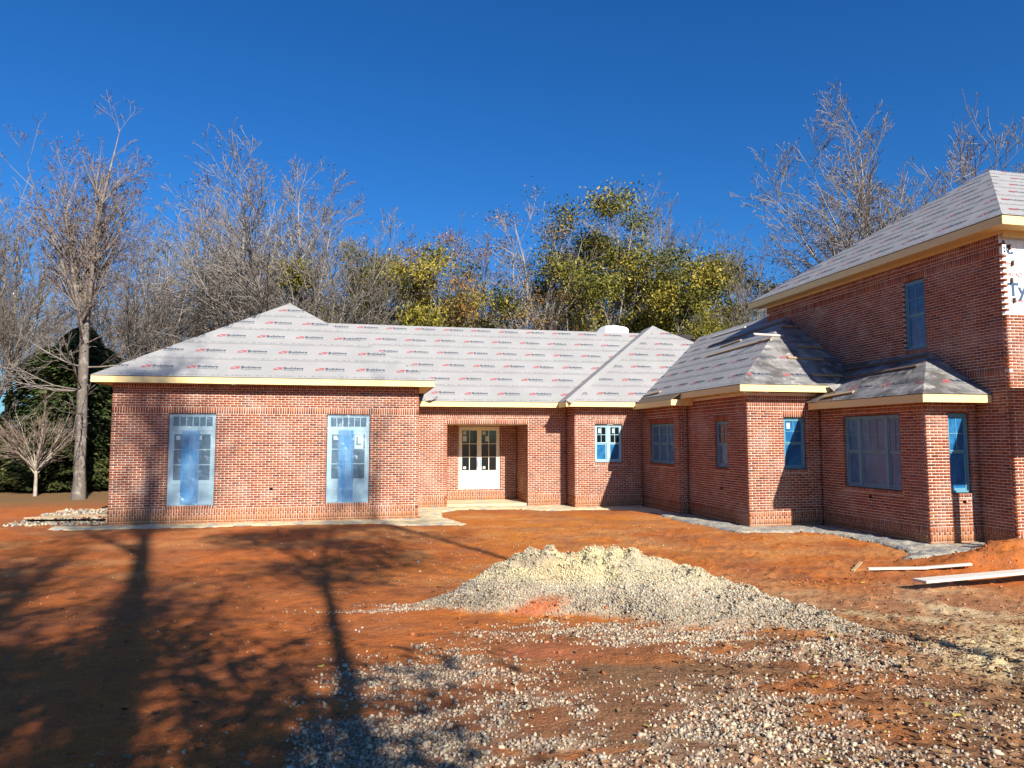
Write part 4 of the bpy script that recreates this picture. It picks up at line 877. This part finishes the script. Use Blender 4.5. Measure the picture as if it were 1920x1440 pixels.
def leaves_mesh(name, tips, n, size, cols, seed, spread=.35, z0=-1e9, drop=0):
    rs_ = np.random.RandomState(seed); T_ = np.array(tips); T_ = T_[T_[:, 2] > z0]
    if name == "foliage": T_ = T_[rs_.permutation(len(T_))[:max(60, len(T_) // 7)]]
    idx = rs_.randint(len(T_), size=n); p = T_[idx] + rs_.normal(0, spread, (n, 3)) * np.array([1, 1, .7]); p[:, 2] -= drop * rs_.rand(n)
    q = np.array([(-1, 0, 0), (0, -.45, .12), (1, 0, 0), (0, .45, .12)]) * .5; s = rs_.uniform(.6, 1.3, n) * size
    v = np.einsum('nij,kj->nki', rot_mats(n, rs_), q) * s[:, None, None] + p[:, None]
    cc = np.array(cols); pc = rs_.rand(len(T_)); c = cc[((pc[idx] * .75 + rs_.rand(n) * .25) * len(cc)).astype(int).clip(0, len(cc) - 1)] * rs_.uniform(.7, 1.3, (n, 1))
    return np_mesh(name, v.reshape(-1, 3), np.arange(4 * n).reshape(-1, 4), np.repeat(c, 4, 0))
PB = dict(levels=5, seg=(.8, .5, .36, .28, .22), wob=(.05, .07, .085, .10, .11), up=(.025, .05, .045, .035, .02), nch=(1.7, 2.3, 2.9, 3.4), start=(.08, .10, .08, .05, 0), ang=(.58, .60, .64, .7), len=(.46, .45, .50, .55), rad=(.42, .44, .5, .55), taper=(.90, .85, .75, .6, .4))
def variant(P, **k): q = dict(P); q.update(k); return q
TREES = {}
def place_tree(proto, x, y, label, cat="tree", group=None, sc=1.0, rz=0.0, name="bare_tree", szz=None, z=None):
    t = empty(name, (x, y, float(gh(x, y)) if z is None else z), rz); t.scale = (sc, sc, szz or sc); tag(t, label, cat, group)
    for (nm, me, m) in proto:
        if me is None: continue
        if not me.materials: me.materials.append(m)
        o = bpy.data.objects.new(nm, me); COL.objects.link(o); o.parent = t
    return t
def proto(seed, leaves=None, **k):
    tr, br, tips = tree_meshes(seed, **k); L = [("trunk", tr, M['bark']), ("branches", br, M['bark'])]
    if leaves:
        for (nm, n, size, cols, spread, z0, drop) in leaves: L.append((nm, leaves_mesh(nm, tips, n, size, cols, seed + 1, spread, z0, drop), M['leaf']))
    return L
SEED = [(.10, .06, .04), (.16, .10, .07), (.07, .05, .04)]
OLIVE = [(.055, .062, .010), (.11, .11, .014), (.19, .17, .02), (.30, .235, .03)]
RUST = [(.20, .10, .03), (.30, .16, .04), (.15, .11, .04), (.25, .20, .06)]
GREY = (.22, .195, .17)
def px2(u, depth):   # ground position of an image column at a depth along the view axis
    r_ = (u - 960) / 1330.76 * depth; return (r_ * math.cos(ya) + depth * math.sin(ya), -r_ * math.sin(ya) + depth * math.cos(ya))
# the tall tree at the left
x, y = px2(155, 29.0)
T1 = proto(21, H=15.7, trunkh=8.2, leaders=9, spread=.44, r0=.24, P=variant(PB, nch=(1.9, 2.5, 3.0, 3.6)), lean=(-.012, 0), barkc=(.17, .145, .12), twigc=(.21, .18, .16), rmin=.008, lowb=11, leaves=[("seed_heads", 9000, .085, SEED, .10, 6.5, .1)])
place_tree(T1, x, y, "tall bare tree with thick forked trunk left of the house, dotted with seed heads")
x, y = px2(73, 30.5)
PV = dict(levels=3, seg=(.35, .25, .2), wob=(.05, .08, .1), up=(.012, .01, .0), nch=(5.0, 6.0), start=(.15, .1, 0), ang=(.35, .5), len=(.45, .5), rad=(.5, .6), taper=(.8, .6, .4))
T2 = proto(22, H=4.1, trunkh=1.25, leaders=22, spread=1.15, r0=.085, P=PV, barkc=(.36, .31, .25), twigc=(.22, .16, .12), rmin=.004, dome=.55)
place_tree(T2, x, y, "small pruned bare tree with pale stem and fan of twigs at the yard's left edge", "tree", name="small_bare_tree")
# cedar behind
def cedar(seed, H, Wd, n, cols):
    rs_ = np.random.RandomState(seed); t = rs_.rand(n) ** .8; z = t * H; rad = Wd * (1 - t ** 1.7) ** .9 * (.75 + .5 * vnoise(rs_.rand(n) * 0 + t * 9, 0 * t, 1, seed))
    az = rs_.rand(n) * 6.283; az = az + .25 * np.sin(az * 5 + t * 20); lob = .72 + .38 * vnoise(az * 2.2, t * 11, 1, seed + 5); lob = lob * (.55 + .75 * vnoise(az * 1.3 + 7, t * 5, 1, seed + 9)); r_ = rad * lob * rs_.rand(n) ** .4
    p = np.stack([r_ * np.cos(az), r_ * np.sin(az), z + .12 * r_], -1); dn = np.stack([np.cos(az), np.sin(az), 0 * az - .35], -1)
    side = np.cross(dn, [0, 0, 1]); side /= np.linalg.norm(side, axis=1)[:, None]; tw = rs_.normal(0, .6, (n, 1)); s = rs_.uniform(.08, .24, (n, 1)); side = side + tw * np.array([[0, 0, 1]])
    v = np.stack([p - side * s * .3, p - dn * s * .2, p + side * s * .3, p + dn * s * 1.3], 1)
    cc = np.array(cols)[rs_.randint(len(cols), size=n)] * rs_.uniform(.7, 1.3, (n, 1))
    me = np_mesh("foliage", v.reshape(-1, 3), np.arange(4 * n).reshape(-1, 4), np.repeat(cc, 4, 0))
    tr = tubes("trunk", [(0, 0, -.2, 0, 0, H * .5, .16, .10), (0, 0, H * .5, 0, 0, H * .95, .10, .02)], 7, None, cols=np.array([(.16, .11, .08)] * 2))
    return [("trunk", tr, M['bark']), ("foliage", me, M['leaf'])]
CED = [(.02, .034, .010), (.034, .055, .014), (.055, .075, .02), (.085, .095, .03)]
C1 = cedar(31, 7.9, 3.7, 24000, CED)
x, y = px2(150, 34); place_tree(C1, x, y, "dark green cedar standing right behind the tall left tree", name="cedar_tree")
x, y = px2(85, 37); place_tree(C1, x, y, "broader dark cedar left of the tall tree trunk", name="cedar_tree", sc=.92, rz=1.7)
x, y = px2(205, 38); place_tree(C1, x, y, "cedar half hidden by the left wing corner", name="cedar_tree", sc=.80, rz=3.7)
SH = cedar(35, 2.6, 2.6, 16000, [(.04, .055, .014), (.065, .075, .02), (.09, .085, .03)])
for i, (u, dd, sc) in enumerate(((-60, 33, 1.0), (15, 33.5, .9), (110, 33, .75), (180, 34, .8), (-20, 36, 1.4), (60, 37, 1.2))):
    x, y = px2(u, dd); place_tree(SH, x, y, ("low green scrub cut by the left picture edge", "low green scrub under the small pruned tree, its left side", "low green scrub between the pruned tree and the tall trunk", "low green scrub beside the left wing corner", "taller scrub behind the left picture edge", "taller scrub right behind the small pruned tree")[i], "shrub", "scrub along the left edge of the yard", sc, i * 1.3, "shrub")
# bare trees of several builds
PD = variant(PB, nch=(1.9, 2.5, 3.1, 3.4), seg=(.7, .45, .36, .28, .22))
BV = [proto(41, H=14, trunkh=4.2, leaders=11, spread=1.15, r0=.22, P=variant(PD, nch=(2.5, 3.1, 3.6, 3.8), up=(.012, .03, .03, .02, .01)), barkc=(.29, .255, .215), twigc=GREY, dome=1.0, rmin=.0105, leaves=[("seed_heads", 6000, .09, SEED, .16, 3, .1)]),
      proto(42, H=15, trunkh=6.0, leaders=6, spread=.42, r0=.19, P=PD, barkc=(.30, .265, .22), twigc=GREY, rmin=.0105),
      proto(43, H=12, trunkh=2.8, leaders=7, spread=.80, r0=.17, P=PD, barkc=(.19, .165, .14), twigc=(.19, .165, .14), rmin=.0105),
      proto(44, H=13, trunkh=4.0, leaders=6, spread=.5, r0=.15, P=PD, barkc=(.15, .125, .105), twigc=(.16, .135, .115), rmin=.0105, leaves=[("seed_heads", 3000, .08, SEED, .12, 3, .1)])]
def top(u, vtop, depth, H):   # scale so that the crown top meets image row vtop
    h = (826 - vtop) / 1330.76 * depth + 2.4; return h / H
def bt(v, u, vt, depth, label, Hs=(14, 15, 12, 13), group=None, rz=0, name="bare_tree", wide=1.0):
    x, y = px2(u, depth); s = top(u, vt, depth, Hs[v]) * 1.0; t = place_tree(BV[v], x, y, label, "tree", group, s * wide, rz, name, szz=s, z=0)
bt(1, 300, 425, 42, "slim bare grey tree rising behind the left eave of the left wing", rz=.3)
bt(3, 238, 395, 40, "bare pale tree with crooked limbs right of the tall left tree", rz=2.1)
bt(0, 530, 306, 44, "big bare tree forking widely behind the peak of the left wing roof", rz=1.2, wide=1.1)
bt(1, 450, 328, 46, "bare upright tree left of the big forked one behind the left wing roof", rz=4.4)
bt(2, 640, 400, 43, "spreading bare grey tree right of the left wing roof peak", rz=5.1)
bt(1, 400, 345, 48, "narrow bare tree standing farther back behind the left wing", rz=.9)
bt(0, 1700, 205, 40, "large bare tree towering behind the two storey roof", rz=2.6, wide=1.02)
bt(2, 1838, 232, 44, "bare tree with round crown at the right behind the upper roof", rz=.2)
bt(3, 1432, 432, 40, "small bare dark tree in the gap left of the two storey roof", rz=1.9)
bt(1, 1215, 352, 48, "bare pale tree poking above the tall olive tree", rz=3.3)
bt(3, 890, 432, 50, "thin bare tree between the two autumn coloured trees", rz=1.1)
bt(1, 15, 330, 36, "bare tree cut by the left edge of the picture", rz=5.5)
bt(3, -30, 420, 33, "bushy bare tree at the far left edge", rz=3.0)
# trees in leaf
PL = variant(PB, nch=(1.5, 2.0, 2.2), levels=4)
def leafy(seed, H, tk, ld, sp, r0, n, size, cols, spread=.42, z0=0, tw=(.28, .25, .22), bk=(.34, .31, .27)):
    return proto(seed, H=H, trunkh=tk, leaders=ld, spread=sp, r0=r0, P=PL, barkc=bk, twigc=tw, rmin=.009, leaves=[("foliage", n, size, cols, spread, z0, .2)])
def lt(P_, H, u, vt, depth, label, rz=0, wide=1.0, name="leafy_tree"):
    x, y = px2(u, depth); s = top(u, vt + 8, depth, H); place_tree(P_, x, y, label, "tree", None, s * wide, rz, name, szz=s, z=0)
LO = leafy(51, 13, 4.5, 8, .85, .22, 52000, .15, OLIVE, .40, 4); LO2 = leafy(52, 11, 3, 7, .9, .18, 44000, .15, OLIVE, .40, 2)
LR = leafy(53, 12, 3.5, 6, .55, .17, 24000, .13, RUST, .34, 3); LG = leafy(54, 13, 4.2, 7, .66, .2, 9000, .11, RUST + SEED, .25, 3)
lt(LO, 13, 1130, 368, 44, "tall olive green tree, the highest leafy one behind the house", .4, 1.0)
lt(LO2, 11, 1290, 440, 45, "olive green tree leaning right of the highest leafy tree", 2.2, 1.0)
lt(LO2, 11, 715, 418, 46, "yellow green tree above the middle of the long roof", 4.1, .9)
lt(LR, 12, 830, 432, 47, "rusty orange leaved tree beside the yellow green one", 1.0, .85, "autumn_tree")
lt(LG, 13, 1000, 388, 44, "grey twiggy tree with scattered brown leaves above the middle of the long roof", .2, 1.15, "autumn_tree")
lt(LO2, 11, 1370, 560, 38, "low olive tree just above the wing roof valley", 5.2, .8)
lt(LO, 13, 470, 470, 52, "olive green tree glimpsed behind the bare ones over the left wing roof", 3.0, .8)
lt(LR, 12, 1310, 535, 43, "low purplish brown tree behind the wing roof", 3.4, .9, "autumn_tree")
lt(LR, 12, 1070, 545, 40, "small rusty tree over the white chimney cover", 5.0, .9, "autumn_tree")
lt(LO2, 11, 620, 540, 50, "low olive tree behind the left wing ridge", 1.5, .9)
# distant wood: more bare stems, one group
rd = random.Random(77); G2 = "thin bare trees of the distant wood"
for i in range(15):
    u = -120 + i * 110 + rd.uniform(-18, 18); dd = rd.uniform(54, 70); v = rd.choice((1, 3, 3, 2)); vt = rd.uniform(525, 600) if u > 330 else rd.uniform(450, 560)
    bt(v, u, vt, dd, "one of the thin bare trees in the distant wood behind the house", group=G2, rz=rd.uniform(0, 6.28), wide=1.15)
# undergrowth masses
def thicket(name, u0_, u1_, dep, h0, h1, n, cols, label, seed):
    rs_ = np.random.RandomState(seed); u = rs_.uniform(u0_, u1_, n); dd = dep + rs_.uniform(-2.5, 2.5, n); r_ = (u - 960) / 1330.76 * dd; X = r_ * math.cos(ya) + dd * math.sin(ya); Y = -r_ * math.sin(ya) + dd * math.cos(ya)
    hh = (h0 + (h1 - h0) * vnoise(X, Y, 3, seed)) * rs_.uniform(.2, 1, n); d = rs_.normal(0, .35, (n, 3)); d[:, 2] = 1; L = rs_.uniform(.4, 1.3, n)
    sg = np.stack([X, Y, hh, X + d[:, 0] * L, Y + d[:, 1] * L, hh + L, 0 * X + .010, 0 * X + .006], -1)
    o = link(name, tubes(name, sg, 3, None, cols=np.array(cols)[rs_.randint(len(cols), size=n)]), M['bark']); tag(o, label, "undergrowth", kind="stuff")
thicket("undergrowth", -150, 330, 38, 1.0, 5.2, 22000, [(.15, .115, .085), (.21, .17, .13), (.09, .075, .055)], "tangle of grey brown brush at the foot of the wood left of the house", 301)
thicket("undergrowth", 250, 1500, 50, 4.0, 8.2, 24000, [(.14, .115, .09), (.19, .16, .13), (.10, .10, .03)], "tangle of twigs filling the wood just above the long roof", 302)
# ------------------------------------------------------------------ trees behind the camera, whose shadows fall across the yard
def shadow_tree(px_, py_, H, trunkh, r0, seed, label, lean=(0, 0), leaders=5, spread=.45, leaves=0, P=PB, lf=.16):
    L = [("foliage", leaves, lf, OLIVE, .4, trunkh * .8, .3)] if leaves else None
    pr = proto(seed, tw=.008, H=H, trunkh=trunkh, leaders=leaders, spread=spread, r0=r0, P=P, lean=lean, leaves=L, barkc=(.2, .17, .14))
    place_tree(pr, px_, py_, label)
shadow_tree(1.9, -8.2, 25, 19.5, .25, 61, "tall tree behind the camera whose trunk shadow runs to the left wing", leaders=6, spread=.4, leaves=5000)
shadow_tree(.33, -4.6, 18, 12.5, .115, 62, "leaning tree behind the camera shading the middle foreground", lean=(.328, 0), leaders=6, spread=.7, leaves=9000)
shadow_tree(10.2, -8.0, 24, 19, .12, 63, "slender leaning tree behind the camera to the right", lean=(-.112, 0), leaders=3, spread=.3)
shadow_tree(.2, -9.0, 17, 6, .2, 65, "broad leafy tree behind the camera to the left", leaders=8, spread=.8, leaves=13000)
shadow_tree(-3.5, -7.0, 16, 6, .2, 66, "second leafy tree behind the camera to the left", leaders=8, spread=.8, leaves=11000)
shadow_tree(-8.5, -9.0, 18, 6, .2, 67, "third leafy tree behind the camera to the far left", leaders=8, spread=.8, leaves=9000)
shadow_tree(-.6, -5.2, 9.5, 3.2, .14, 68, "bushy leafy tree close behind the camera shading the near left corner", leaders=8, spread=.9, leaves=16000)
shadow_tree(-3.4, -3.6, 8.5, 2.8, .13, 69, "second bushy tree close behind the camera at the left", leaders=8, spread=.9, leaves=14000)
shadow_tree(1.25, -3.3, 6.6, 2.2, .07, 70, "small leafy sapling close behind the camera shading the bottom of the yard", leaders=7, spread=.8, leaves=4000)
